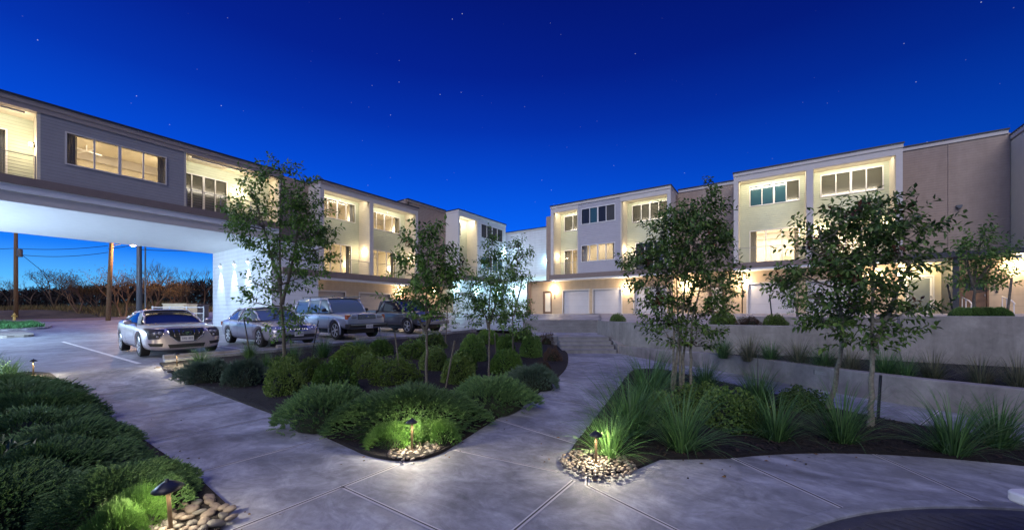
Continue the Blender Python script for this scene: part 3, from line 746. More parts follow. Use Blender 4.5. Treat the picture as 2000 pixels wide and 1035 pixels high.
door(FR, B, 8.8,9.75,G,-32.2, 2.15, frame='wood', glass=False)
mb = MB(); FR.box(mb, u1,11.1, -33.5,-31.0, LB+.1,LB+.4); mb.build('ledge', 'cap', B)
sconce(FR, B, 6.35,-32.85,hz(2.35),110); sconce(FR, B, 10.75,-32.2,hz(2.55),150); house_number(FR, B, 10.1, -32.2, hz(1.5))
lamp(B, (7.3,32.2,LB-.3), 60, (1,.84,.45), .15)
# white handrails by the door
for q in (8.75, 10.2):
    t_ = thing('handrail', ('white painted step handrail left of the wooden entrance door' if q < 9 else 'white painted step handrail right of the wooden entrance door'), 'handrail', (q,31.2,G), 0, 'handrails by the entrance')
    mb = MB(); mb.tube([(q,31.9,G+.95),(q,31.0,G+.75),(q+.0,30.6,G+.55)], .03, 6); mb.build('rail', 'trimwhite', t_)
    for yy, hh in ((31.9,.95),(31.4,.84),(30.7,.6)):
        mb = MB(); mb.tube([(q,yy,G-.1),(q,yy,G+hh)], .025, 6); mb.build('post', 'trimwhite', t_)
# last block at the right edge
B = thing('townhouse', 'townhouse block cut off by the right edge, pale side wall and lit ground floor', 'townhouse', (13.5,32,G))
mb = MB(); FR.box(mb, 11.02,11.2, -42,-31, LT,ROOF-.2); FR.box(mb, 11.2,15.9, -31.2,-31, LT,ROOF-.2); mb.build('wall', 'creamflat', B)
mb = MB(); FR.box(mb, 10.95,11.25, -31.0,-30.93, LT,ROOF-.24); mb.build('corner_trim', 'trim', B)
roof(FR, B, 11.02,15.9, -31,10, ROOF+.15)
mb = MB(); FR.box(mb, 10.9,16, -32,-30.9, LB,LT, 0); mb.build('ledge', 'soffit', B)

# --- left hand row ---------------------------------------------------------------
GL = 1.0; RL = hz(9.37); TL = hz(3.05); BL = hz(2.45)
# bridge building
B = thing('bridge_building', 'long upper storey spanning the driveway on the left, over a bright white soffit', 'building', (-30,3,0))
X0 = -26.9; FLr = hz(5.9); SO = hz(4.78)
mb = MB(); FL.wall(mb, 1.98,6.98, FLr,RL-.24, X0-.02, .2, [(2.75,6.2,hz(6.92),hz(8.32))]); FL.box(mb, 1.98,2.18, X0-1.8,X0-.22, FLr,RL-.24); FL.box(mb, 6.78,6.98, X0-1.8,X0-.22, FLr,RL-.24); mb.build('wall', 'gray', B)
window(FL, B, 2.75,6.2,hz(6.92),hz(8.32), X0-.02, 4, 'glass', room='room', power=110, rdepth=3.5, frame='trim')
# ceiling fan in that room
mb = MB(); c = (X0-2.0,3.6,hz(8.25)); mb.tube([(c[0],c[1],c[2]),(c[0],c[1],c[2]+.3)], .03, 6)
for k in range(4):
    a = R(90*k+20); mb.tube([(c[0],c[1],c[2]),(c[0]+.6*math.cos(a),c[1]+.6*math.sin(a),c[2])], [.03,.05], 4)
mb.build('ceiling_fan', 'trimwhite', B)
def bbay(u0, u1, dr, panes, dmat, droom, sc_, wz_=(5.95,8.2), back='sage'):
    ob = X0-1.5; zc = RL-.45
    mb = MB(); FL.wall(mb, u0,u1, FLr,zc, ob, .15, [(dr[0],dr[1],hz(wz_[0]),hz(wz_[1]))]); mb.build('balcony_wall', back, B)
    mb = MB(); FL.box(mb, u0,u0+.1, ob,X0-.03, FLr,zc); FL.box(mb, u1-.1,u1, ob,X0-.03, FLr,zc); FL.box(mb, u0,u1, ob-.15,X0-.03, zc,zc+.1); mb.build('balcony_side', 'cream', B)
    window(FL, B, dr[0],dr[1],hz(wz_[0]),hz(wz_[1]), ob, panes, dmat, room=droom, power=110, name='sliding_door')
    railing(FL, B, u0+.12,u1-.12, FLr, X0-.1)
    added_cove(FL, B, u0+.1, u1-.1, X0-.40, zc-.06, 70)
    for q in sc_: sconce(FL, B, *q)
bbay(-2.6,1.98, (-1.8,1.1), 3, 'glass', 'room', [(1.87,X0-.7,hz(7.6),45,(1,.80,.55),'bulb',-1)])
bbay(6.98,12.0, (7.15,9.45), 4, 'blind', None, [(10.1,X0-1.5,hz(7.7),60)])
mb = MB(); FL.wall(mb, -8,-2.6, FLr,RL-.24, X0-.02, .2); mb.build('wall', 'gray', B)
shell(FL, B, -8, 12.0, X0-1.8, 8.6, FLr-.05, RL-.25, 'taupe'); roof(FL, B, -8,12.0, X0,10.4, RL, m='fascia')
mb = MB(); FL.box(mb, -8,12.0, X0-.3,X0+.02, RL-.46,RL-.24); mb.build('eave_trim', 'fascia', B)
mb = MB(); FL.box(mb, -8,12.05, X0-10.4,X0+.12, FLr-.36,FLr, 0); FL.box(mb, -8,12.0, X0-10.4,X0+.02, FLr-.66,FLr-.36, 1); FL.box(mb, -8,12.0, X0-10.4,X0-.10, SO+.03,FLr-.66, 2); mb.build('ledge', ['brown','soffit','trim'], B)
mb = MB(); FL.box(mb, -8,11.5, X0-10.4,X0-.12, SO,SO+.03); mb.build('soffit', 'soffit', B)
# support walls
mb = MB(); mb.box(X0-10.4,X0-.35, 11.5,11.75, .1,SO-.001); mb.box(X0-.35,X0-.15, 11.5,14.6, .1,SO-.001); mb.build('end_wall', 'white', B)
mb = MB(); mb.box(X0-10.4,X0-.2, -8,-7.6, -.1,SO-.001); mb.build('end_wall', 'white', B)
class Sd(Fac):
    def pt(s, u, o, z): return (u, -o, z)
FS = Sd('R')
for x in (-35.6, -33.0, -30.6):
    mb = MB(); mb.box(x-.07,x+.07, 11.36,11.5, hz(3.62),hz(3.86)); bd = mb.build('wall_lamp', 'trimwhite', B)
    mb = MB(); mb.box(x-.05,x+.05, 11.38,11.48, hz(3.60),hz(3.62)); mb.build('bulb', 'bulbcool', bd)
    lamp(B, (x,11.16,hz(3.56)), 420, (.72,.86,1), .03, 'SPOT', 50, (R(13),0,0))
    lamp(B, (x,10.3,hz(3.2)), 12, (.66,.83,1), .08)
for y in (-6.0,):
    for x in (-35,-32,-29):
        mb = MB(); mb.box(x-.07,x+.07, -7.6,-7.46, hz(2.6),hz(2.84)); bd = mb.build('wall_lamp', 'trimwhite', B)
        lamp(B, (x,-6.4,hz(2.0)), 2500, (.58,.78,1), .12)
for y in (-1.5, 3.5, 8.0):       # floods mounted on the beam's inner edge, washing the drive and soffit
    for x in (-36.6,-27.6):
        pass
# balcony chair
t_ = thing('balcony_chair', 'round wicker chair on the far left balcony behind the railing', 'chair', (X0-.75,.05,FLr))
mb = MB()
for k in range(9):
    a = R(-70+k*17.5); mb.tube([(.0+.38*math.cos(a+math.pi), .38*math.sin(a+math.pi), .35), (.02+.47*math.cos(a+math.pi), .47*math.sin(a+math.pi), .95-.03*abs(k-4)**1.5)], .012, 5)
for h, r in ((.5,.40),(.65,.42),(.8,.45)): mb.tube([(r*math.cos(R(110+k*14)), r*math.sin(R(110+k*14)), h) for k in range(11)], .015, 5)
mb.build('backrest', 'black', t_, world=False)
mb = MB(); mb.lathe([(.02,.33),(.40,.34),(.42,.38),(.38,.42),(.02,.43)], n=18); mb.build('seat', 'bronze', t_, world=False)
for k in range(4):
    a = R(45+90*k); mb = MB(); mb.tube([(.28*math.cos(a),.28*math.sin(a),.34),(.36*math.cos(a),.36*math.sin(a),0)], .018, 6); mb.build('leg', 'black', t_, world=False)

# left recess + two bay block
RL = hz(9.6)
B = thing('townhouse', 'two bay balcony block left of centre behind the off road car, glowing cream and green', 'townhouse', (X0,19,GL))
mb = MB(); FL.wall(mb, 11.76,14.66, BL+.4,RL+.1, X0-1.65, .2); mb.build('rear_wall', 'taupe', B)
u0, u1 = 14.66, 23.8
mb = MB()
for a, b in ((u0,u0+.28),(18.75,19.08),(u1-.26,u1)): FL.box(mb, a,b, X0-1.8,X0, TL,RL-.24)
FL.box(mb, u0+.28,18.75, X0-.28,X0, RL-.62,RL-.24); FL.box(mb, 19.08,u1-.26, X0-.28,X0, RL-.62,RL-.24)
mb.build('bay_frame', 'trim', B)
bay(FL, B, u0+.28,18.75, X0, TL, RL-.1, 1.5, win=(15.3,18.35), wz=(hz(7.44),hz(8.84)), wp='glass', wroom='room', dr=(15.4,18.0), dz=(hz(3.1),hz(5.42)), powr=110, strip_power=80, sc=[(18.745,hz(5.0),45,-1)])
bay(FL, B, 19.08,u1-.26, X0, TL, RL-.1, 1.5, win=(19.6,22.9), wz=(hz(7.3),hz(8.7)), wp='glass', wroom='room', dr=(19.6,22.4), dz=(hz(3.1),hz(5.42)), powr=110, strip_power=80, sc=[(u1-.265,hz(5.0),40,-1)])
roof(FL, B, u0,u1, X0,10, RL, m='fascia')
shell(FL, B, u0, u1, X0-1.8, 8, GL-.5, RL-.25, 'taupe')
mb = MB(); FL.box(mb, 12.06,u1+.1, X0-1.2,X0+.10, BL+.14,TL, 0); FL.box(mb, 12.06,u1+.05, X0-1.2,X0+.04, BL,BL+.14, 1); mb.build('ledge', ['brown','soffit'], B)
gh = [(14.0,17.0,GL-.1,GL+2.1),(18.3,21.2,GL-.1,GL+2.1)]
mb = MB(); FL.wall(mb, 11.76,u1, GL-.8,BL-.001, X0-.7, .2, gh); mb.build('ground_wall', 'tan', B)
for a in gh: garage(FL, B, a[0],a[1],GL-.1,X0-.7,2.2,'garagetan')
sconce(FL, B, 13.0,X0-.7,hz(1.95),110,(1,.72,.42)); sconce(FL, B, 22.3,X0-.7,hz(1.95),130,(1,.76,.48))

# recess
RF = hz(10.75); TF = hz(3.98); BF = hz(3.38); G3 = 1.75
B = thing('townhouse', 'narrow dark taupe set back wall between the two left hand balcony blocks', 'townhouse', (X0-1.5,25.5,GL))
mb = MB(); FL.wall(mb, u1+.01,29.2, BL+.1,RF+.02, X0-1.8, .2); mb.build('wall', 'taupe', B)
mb = MB(); FL.wall(mb, u1+.01,29.2, GL-.3,BL+.09, X0-.7, .2); mb.build('ground_wall', 'tan', B)
mb = MB(); FL.box(mb, u1+.3,u1+.5, X0-9,X0-1.8, RL,RF); mb.build('side_wall', 'taupe', B)
roof(FL, B, u1+.3,29.1, X0-1.8,6, RF+.1, m='fascia')
mb = MB(); FL.box(mb, u1+.12,29.17, X0-1.8,X0, BL+.1,BL+.36); mb.build('ledge', 'brown', B)
sconce(FL, B, 26.4,X0-.7,hz(2.2),110,(1,.76,.48))
# far left block with blue lit panel
B = thing('townhouse', 'far block at the end of the left row, narrow balcony beside a blue lit panel', 'townhouse', (X0,33,1.2))
u0, u1 = 29.2, 37.66
mb = MB()
FL.box(mb, u1-.25,u1, X0-1.8,X0, TF,RF-.24); mb.build('corner_trim', 'trimwhite', B); mb = MB()
for a, b in ((u0,u0+.22),(32.3,32.5)): FL.box(mb, a,b, X0-1.8,X0, TF,RF-.24)
FL.box(mb, u0+.22,32.3, X0-.28,X0, RF-.6,RF-.24); mb.build('bay_frame', 'trimwhite', B)
bay(FL, B, u0+.22,32.3, X0, TF, RF-.1, 1.5, win=(29.6,31.2), wz=(hz(8.5),hz(9.9)), wp='blind', dr=(29.6,31.2), dz=(hz(4.03),hz(6.35)), dp_panes=2, dmat='blind', droom=None, strip_power=170)
mb = MB(); FL.wall(mb, 32.5,u1-.25, TF,RF-.24, X0-.02, .2, [(33.0,37.0,hz(8.5),hz(9.95)),(33.0,37.0,hz(4.93),hz(6.33))]); mb.build('wall', 'white', B)
window(FL, B, 33.0,37.0,hz(8.5),hz(9.95), X0-.02, 4, 'blind'); window(FL, B, 33.0,37.0,hz(4.93),hz(6.33), X0-.02, 4, 'tealglass')
roof(FL, B, u0,u1, X0,10, RF, m='trimwhite'); shell(FL, B, u0, u1, X0-1.8, 8, GL-.3, RF-.25, 'taupe')
mb = MB(); FL.box(mb, u0-.02,u1+.1, X0-1.2,X0+.10, BF+.14,TF, 0); FL.box(mb, u0,u1, X0-1.2,X0+.04, BF,BF+.14, 1); mb.build('ledge', ['brown','soffit'], B)
gh = [(29.8,32.7,1.3,3.65),(33.4,36.5,1.3,3.65)]
mb = MB(); FL.wall(mb, u0,u1, GL-.3,BF-.001, X0-.7, .2, gh); mb.build('ground_wall', 'white', B)
for a in gh: garage(FL, B, a[0],a[1],1.3,X0-.7,2.35,'soffit')
for u in (29.5,33.05,37.1): sconce(FL, B, u,X0-.7,hz(2.6),110,(.45,.85,1.0),'bulbcool')
sconce(FL, B, 37.55,X0,hz(7.3),110,(.5,.8,1.0),'bulbcool')
# building closing the passage
B = thing('end_building', 'plain pale building closing the passage between both rows, washed in cyan light', 'building', (-23,39,1.2))
mb = MB(); FR.wall(mb, -30,-17.3, 1.0,hz(10.0), -39.2, .2); mb.build('wall', 'white', B)
roof(FR, B, -30,-17.3, -39.2,8, hz(10.15))
mb = MB(); FR.box(mb, -26.7,-19.9, -39.2,-37.6, 1.0,hz(4.3)); mb.build('lower_wall', 'white', B)
mb = MB(); FR.box(mb, -26.7,-19.9, -37.6,-37.5, hz(4.1),hz(4.35)); mb.build('parapet', 'trimwhite', B)
for x in (-25.6,-23.4,-21.2): sconce(FR, B, x,-37.5,hz(2.9),110,(.5,.88,1.0),'bulbcool')
sconce(FR, B, -22.0,-39.2,hz(6.2),60,(.4,.8,1.0),'bulbcool')
# ------------------------------------------------------------------ cars (local: x forward, y left, z up)
def lerp_tab(tab, x):
    for i in range(len(tab)-1):
        if tab[i][0] >= x >= tab[i+1][0]:
            t = (tab[i][0]-x)/(tab[i][0]-tab[i+1][0]); return [tab[i][k]+(tab[i+1][k]-tab[i][k])*t for k in range(1, len(tab[i]))]
    return list(tab[0][1:]) if x > tab[0][0] else list(tab[-1][1:])
def apply_mods(o):
    dg = bpy.context.evaluated_depsgraph_get(); dg.update()
    me = bpy.data.meshes.new_from_object(o.evaluated_get(dg)); old = o.data; o.modifiers.clear(); o.data = me; me.name = o.name
def car(name, label, cat, X, Y, S, yaw=0):
    t = thing(name, label, cat, (X, Y, hp(X,Y)+.012), yaw+R(0), 'cars parked nose in along the planting bed')
    t.rotation_euler = (R(1.2), 0, yaw)
    p = S['paint']
    # lower body: stations (x, halfwidth, zbot, zshoulder, ztop)
    st = S['body']; vs = []; ns = 9
    for (x, w, zb_, zs, ztop) in st:
        sec = [(0,zb_),(.72*w,zb_),(.93*w,zb_+.05),(w,zb_+.32*(zs-zb_)),(w*1.0,zb_+.68*(zs-zb_)),(w*.975,zs-.05),(w*.90,zs+.02),(w*.55,ztop-.01),(0,ztop)]
        ring = sec+[(-a,b) for a,b in sec[-2:0:-1]]
        vs += [(x,a,b) for a,b in ring]
    rn = 16; k = len(st)
    fs = [(i*rn+j, i*rn+(j+1)%rn, (i+1)*rn+(j+1)%rn, (i+1)*rn+j) for i in range(k-1) for j in range(rn)]
    def capq(b, flip):
        q = []
        for j in range(8):        # quad strips across the end
            a0, a1 = j, j+1; b0, b1 = (rn-j) % rn, (rn-j-1) % rn
            if j == 0: f = (b+0, b+1, b+15)
            elif j == 7: f = (b+7, b+8, b+9)
            else: f = (b+a0, b+a1, b+b1, b+b0)
            q.append(f[::-1] if flip else f)
        return q
    fs += capq(0, False)+capq((k-1)*rn, True)
    mb = MB(); mb.add(vs, fs); body = mb.build('body', p, t, world=False, sm=True)
    sm_ = body.modifiers.new('s','SUBSURF'); sm_.levels = 2; sm_.render_levels = 2
    wr = S['wr']; ar = wr+S.get('gap',.055)
    cutters = []
    for wx in S['wheels']:
        for sy in (-1,1):
            cm = MB(); cm.lathe([(ar, sy*(S['hw']-.32)),(ar, sy*(S['hw']+.2))], (wx,0,wr+.01), 32, axis='y')
            c = cm.build('cut', p, None); cutters.append(c); c.matrix_world = t.matrix_world
            c.location = t.location; c.rotation_euler = t.rotation_euler
            b = body.modifiers.new('b','BOOLEAN'); b.operation = 'DIFFERENCE'; b.object = c; b.solver = 'EXACT'
    apply_mods(body)
    for c in cutters: bpy.data.objects.remove(c)
    for pl in body.data.polygons: pl.use_smooth = True
    mb = MB(); mb.box(S['wheels'][1]-ar, S['wheels'][0]+ar, -S['hw']+.3, S['hw']-.3, wr*.6, S['belt']-.25); mb.build('underbody', 'plastic', t, world=False)
    # cabin
    cab = S['cabin']   # stations (x, wb, zb, wt, zt)
    vs = []; rn = 11
    for (x, wb, z0, wt, z1) in cab:
        sec = [(wb,z0),(wb+(wt-wb)*.5+.012,z0+(z1-z0)*.5),(wt,z0+(z1-z0)*.93),(wt*.93,z1-.01*(z1>z0+.05)),(wt*.5,z1+.012*(z1>z0+.05)),(0,z1+.018*(z1>z0+.05))]
        vs += [(x,a,b) for a,b in sec]+[(x,-a,b) for a,b in sec[-2::-1]]
    k = len(cab)
    grid = [(i,j) for i in range(k-1) for j in range(rn-1)]
    q = lambda i,j: (i*rn+j, i*rn+j+1, (i+1)*rn+j+1, (i+1)*rn+j)
    mb = MB(); mb.add(vs, [q(i,j) for i,j in grid]); 
    mb.add(vs, [tuple((k-1)*rn+j for j in range(rn))]) if S.get('boxback') else None
    g = mb.build('glass', S.get('glass','carglass'), t, world=False, sm=False)
    sm_ = g.modifiers.new('s','SUBSURF'); sm_.levels = 1; sm_.boundary_smooth = 'PRESERVE_CORNERS'; sm_.render_levels = 1; apply_mods(g)
    for pl in g.data.polygons: pl.use_smooth = True
    # roof skin
    r0, r1 = S['roofs']; mb = MB()
    rv = []; 
    for i in range(r0, r1+1):
        x, wb, z0, wt, z1 = cab[i]
        for a, b in ((wt+.012,z0+(z1-z0)*.91),(wt*.97,z1+.008),(wt*.5,z1+.028),(0,z1+.034),(-wt*.5,z1+.028),(-wt*.97,z1+.008),(-wt-.012,z0+(z1-z0)*.91)): rv.append((x,a,b))
    kk = r1-r0+1
    mb.add(rv, [(i*7+j,i*7+j+1,(i+1)*7+j+1,(i+1)*7+j) for i in range(kk-1) for j in range(6)])
    rf = mb.build('roof', p, t, world=False, sm=True)
    so = rf.modifiers.new('so','SOLIDIFY'); so.thickness = .03; so.offset = -1; ss = rf.modifiers.new('s','SUBSURF'); ss.levels = 1; apply_mods(rf)
    for pl in rf.data.polygons: pl.use_smooth = True
    # pillars
    def edge(i, f):
        x, wb, z0, wt, z1 = cab[i]
        if f <= .93: w = wb+(wt-wb)*(f/.93 if f < .93 else 1)
        else: w = wt
        return (x, w, z0+(z1-z0)*f)
    bvb = BVHTree.FromPolygons([v.co.copy() for v in body.data.vertices], [tuple(q.vertices) for q in body.data.polygons])
    def side_y(x, z, w):
        h = bvb.ray_cast(Vector((x,3,z)), Vector((0,-1,0))); return h[0].y if h[0] is not None else w
    for sy in (-1,1):
        mb = MB()
        for (a, b, r) in S['pillars']:
            pa = edge(a[0], a[1]) if len(a) == 2 else a; pb = edge(b[0], b[1]) if len(b) == 2 else b
            pm = tuple((pa[i]+pb[i])/2 + (.012 if i == 1 else (.01 if i == 2 else 0)) for i in range(3))
            mb.tube([(pa[0],pa[1]*sy,pa[2]),(pm[0],pm[1]*sy,pm[2]),(pb[0],pb[1]*sy,pb[2])], [r,r,r], 6)
        mb.build('pillar', S.get('pillmat', p), t, world=False, sm=True)
        # door seams and handles
        for (x, z0, z1) in S['seams']:
            n_ = 10; mb = MB()
            for i in range(n_):
                za = z0+(z1-z0)*i/n_; zb_ = z0+(z1-z0)*(i+1)/n_; w = lerp_tab(st, x)[0]
                hh = side_y(x, (za+zb_)/2, w); mb.box(x-.0045,x+.0045, sy*(hh-.02), sy*(hh+.002), za, zb_)
            mb.build('door_seam', 'plastic', t, world=False)
        for x in S['handles']:
            w = lerp_tab(st, x)[0]; mb = MB(); mb.tube([(x-.09,sy*w,S['belt']-.13),(x-.06,sy*(w+.03),S['belt']-.13),(x+.06,sy*(w+.03),S['belt']-.13),(x+.09,sy*w,S['belt']-.13)], .014, 6); mb.build('handle', S.get('handlemat',p), t, world=False)
        # side mirror
        mx, mz = S['mirror']; w = S['hw']; mb = MB()
        mb.lathe([(.01,-.10),(.07,-.08),(.085,0),(.075,.07),(.01,.09)], (mx, sy*(w+.07), mz), 10, axis='y')
        mb.tube([(mx,sy*(w-.12),mz-.05),(mx,sy*(w+.02),mz-.02)], .025, 6)
        mr = mb.build('mirror', S.get('mirrormat',p), t, world=False, sm=True)
    # wheels
    for wx in S['wheels']:
        for sy in (-1,1):
            yc = sy*(S['hw']-.125)
            mb = MB(); w_ = .115
            mb.lathe([(wr*.66,-w_*.9),(wr*.80,-w_),(wr*.95,-w_*.93),(wr,-w_*.7),(wr,w_*.7),(wr*.95,w_*.93),(wr*.80,w_),(wr*.66,w_*.9)], (wx,yc,wr), 36, axis='y')
            wh = mb.build('wheel', 'tyre', t, world=False, sm=False)
            mb = MB(); f = yc+sy*w_*.80
            rr = wr*.69
            # rim ring
            prof = [(rr,-.02),(rr,.012),(rr*.93,.02),(rr*.90,.0),(rr*.88,-.05)]
            base = []
            mb2 = MB(); n = 36
            vs_ = []
            for r_, h in prof:
                for j in range(n): a = 2*math.pi*j/n; vs_.append((wx+r_*math.cos(a), f+sy*h, wr+r_*math.sin(a)))
            mb.add(vs_, [(i*n+j,i*n+(j+1)%n,(i+1)*n+(j+1)%n,(i+1)*n+j) for i in range(len(prof)-1) for j in range(n)])
            for s_ in range(S['spokes']):
                a = 2*math.pi*s_/S['spokes']+.2; da = S['spw']
                ca, sa = math.cos(a), math.sin(a); ta, tb = -math.sin(a), math.cos(a)
                w0, w1 = da*.9, da*.65
                pts = [(0.16*rr,-w1),(.16*rr,w1),(.93*rr,w0),(.93*rr,-w0)]
                v8 = [(wx+r_*ca+q_*ta, f+sy*hh, wr+r_*sa+q_*tb) for hh in (-.03,.012) for r_, q_ in pts]
                mb.add(v8, [(0,1,2,3),(7,6,5,4),(0,4,5,1),(1,5,6,2),(2,6,7,3),(3,7,4,0)])
            mb.lathe([(.001,-.03),(rr*.22,-.03),(rr*.22,.015),(rr*.16,.03),(.001,.03)], (wx,f,wr), 16, axis='y')
            mb.build('rim', 'rim', wh, world=False)
            mb = MB(); mb.lathe([(.001,-.01),(rr*.9,-.01),(rr*.9,0),(.001,0)], (wx,f-sy*.06,wr), 24, axis='y'); mb.build('brake_disc', 'plastic', wh, world=False)
    S['bvh'] = BVHTree.FromPolygons([v.co.copy() for v in body.data.vertices], [tuple(q.vertices) for q in body.data.polygons])
    S['front'](t, S)
    # tail lamps
    xr = st[-1][0]
    for sy in (-1,1):
        mb = MB(); mb.box(xr-.015,xr+.06, sy*(S['hw']-.42), sy*(S['hw']-.12), S['belt']-.22,S['belt']-.06); mb.build('tail_light', 'amber', t, world=False)
    return t
def blob(mb, c, r, n=3, mi=0, ex=1.0):
    """rounded superellipsoid lens or panel"""
    nu, nv = 14, 9; vs = []
    sg = lambda v, e: math.copysign(abs(v)**e, v)
    for i in range(nv+1):
        ph = -math.pi/2+math.pi*i/nv
        for j in range(nu):
            th = 2*math.pi*j/nu
            vs.append((c[0]+r[0]*sg(math.cos(ph),ex)*sg(math.cos(th),ex), c[1]+r[1]*sg(math.cos(ph),ex)*sg(math.sin(th),ex), c[2]+r[2]*sg(math.sin(ph),ex)))
    fs = [(i*nu+j,i*nu+(j+1)%nu,(i+1)*nu+(j+1)%nu,(i+1)*nu+j) for i in range(nv) for j in range(nu)]
    mb.add(vs, fs, mi)
def platef(t, x, z, w=.155, tilt=0):
    mb = MB(); mb.box(x,x+.012,-w,w,z-.075,z+.075); o = mb.build('number_plate', 'plate', t, world=False)
    mb = MB()
    for i in range(7):
        y = -.115+i*.038
        if i == 3: continue
        mb.box(x+.012,x+.015, y-.003,y+.003, z-.035,z+.035); mb.box(x+.012,x+.015, y+.012,y+.018, z-.035+(.02 if i % 2 else 0),z+.035); mb.box(x+.012,x+.015, y+.003,y+.012, z+.028-(i%3)*.028,z+.035-(i%3)*.028)
    mb.build('plate_mark', 'ink', o, world=False)
def quadpanel(mb, pts, th=.02, mi=0):
    """closed slab from a front-face polygon, thickened backwards along x"""
    n = len(pts); mb.add([tuple(p) for p in pts]+[(p[0]-th,p[1],p[2]) for p in pts], [tuple(range(n)), tuple(range(n,2*n))[::-1]]+[(i,(i+1)%n,n+(i+1)%n,n+i) for i in range(n)], mi)
from mathutils.bvhtree import BVHTree
def patch(mb, S, q, off=.010, n=8, m_=5, mi=0, th=.03):
    """a panel of the nose: its four (y, z) corners are laid onto the body surface"""
    bv = S['bvh']; vs = []
    for j in range(m_+1):
        v = j/m_
        for i in range(n+1):
            u = i/n; y = (q[0][0]*(1-u)+q[1][0]*u)*(1-v)+(q[3][0]*(1-u)+q[2][0]*u)*v; z = (q[0][1]*(1-u)+q[1][1]*u)*(1-v)+(q[3][1]*(1-u)+q[2][1]*u)*v
            h = bv.ray_cast(Vector((4,y,z)), Vector((-1,0,0)))
            p, nn = (h[0], h[1]) if h[0] is not None else (Vector((2.2,y,z)), Vector((1,0,0)))
            if nn.x < 0: nn = -nn
            vs.append((p, nn))
    a = [tuple(p+nn*off) for p, nn in vs]; b = [tuple(p-nn*th) for p, nn in vs]; N_ = len(a); w = n+1
    fs = [(j*w+i, j*w+i+1, (j+1)*w+i+1, (j+1)*w+i) for j in range(m_) for i in range(n)]
    fs += [tuple(k+N_ for k in f[::-1]) for f in fs]
    rim = [i for i in range(n+1)]+[j*w+n for j in range(1,m_+1)]+[m_*w+i for i in range(n-1,-1,-1)]+[j*w for j in range(m_-1,0,-1)]
    for k in range(len(rim)): a0, a1 = rim[k], rim[(k+1) % len(rim)]; fs.append((a0,a1,a1+N_,a0+N_))
    mb.add(a+b, fs, mi)
def onx(S, y, z):
    h = S['bvh'].ray_cast(Vector((4,y,z)), Vector((-1,0,0))); return h[0].x if h[0] is not None else 2.2
def line_on(mb, S, pts, r=.01, off=.012, n=4):
    out = []
    for k in range(len(pts)-1):
        for i in range(n):
            t_ = i/n; y = pts[k][0]+(pts[k+1][0]-pts[k][0])*t_; z = pts[k][1]+(pts[k+1][1]-pts[k][1])*t_; out.append((onx(S,y,z)+off,y,z))
    y, z = pts[-1]; out.append((onx(S,y,z)+off,y,z)); mb.tube(out, r, 5)
def sgn(q, s): return [(a*s,b) for a,b in q] if s > 0 else [(a*s,b) for a,b in (q[1],q[0],q[3],q[2])]
def front_coupe(t, S):
    mb = MB(); patch(mb, S, [(-.43,.80),(.43,.80),(.37,.60),(-.37,.60)], .012); patch(mb, S, [(-.37,.598),(.37,.598),(.20,.45),(-.20,.45)], .012); g = mb.build('grille', 'plastic', t, world=False)
    mb = MB()
    for y in (-.30,-.18,.18,.30): line_on(mb, S, [(y,.78),(y*.93,.58)], .007, .022)
    line_on(mb, S, [(-.44,.815),(0,.82),(.44,.815),(.38,.60),(.21,.435),(-.21,.435),(-.38,.60),(-.44,.815)], .013, .016); mb.build('grille_trim', 'chrome', g, world=False)
    xe = onx(S,0,.70)+.035; mb = MB()
    mb.tube([(xe,.11*math.cos(a),.69+.065*math.sin(a)) for a in [R(-230+20*i) for i in range(15)]], .012, 6)
    quadpanel(mb, [(xe+.01,-.055,.725),(xe+.01,.055,.725),(xe+.01,.05,.67),(xe+.01,0,.635),(xe+.01,-.05,.67)], .03); mb.build('emblem', 'chrome', g, world=False)
    platef(t, onx(S,0,.52)+.03, .52)
    mb = MB(); patch(mb, S, [(-.44,.36),(.44,.36),(.40,.25),(-.40,.25)], .01); mb.build('air_intake', 'plastic', t, world=False)
    for sy in (-1,1):
        mb = MB(); patch(mb, S, sgn([(.49,.79),(.86,.83),(.83,.54),(.62,.55)], sy), .012); h = mb.build('headlight', 'plastic', t, world=False)
        mb = MB()
        for (y, z, r) in ((.60,.70,.055),(.70,.69,.05),(.66,.60,.035)): blob(mb, (onx(S,sy*y,z)+.002,sy*y,z), (.03,r,r))
        mb.build('lens', 'lens', h, world=False, sm=True)
        mb = MB(); line_on(mb, S, [(sy*.49,.80),(sy*.86,.84)], .008); line_on(mb, S, [(sy*.49,.79),(sy*.61,.54),(sy*.83,.53)], .008); mb.build('trim', 'chrome', h, world=False)
        mb = MB(); patch(mb, S, sgn([(.54,.40),(.84,.42),(.80,.33),(.56,.31)], sy), .01); mb.build('fog_light', 'plastic', t, world=False)
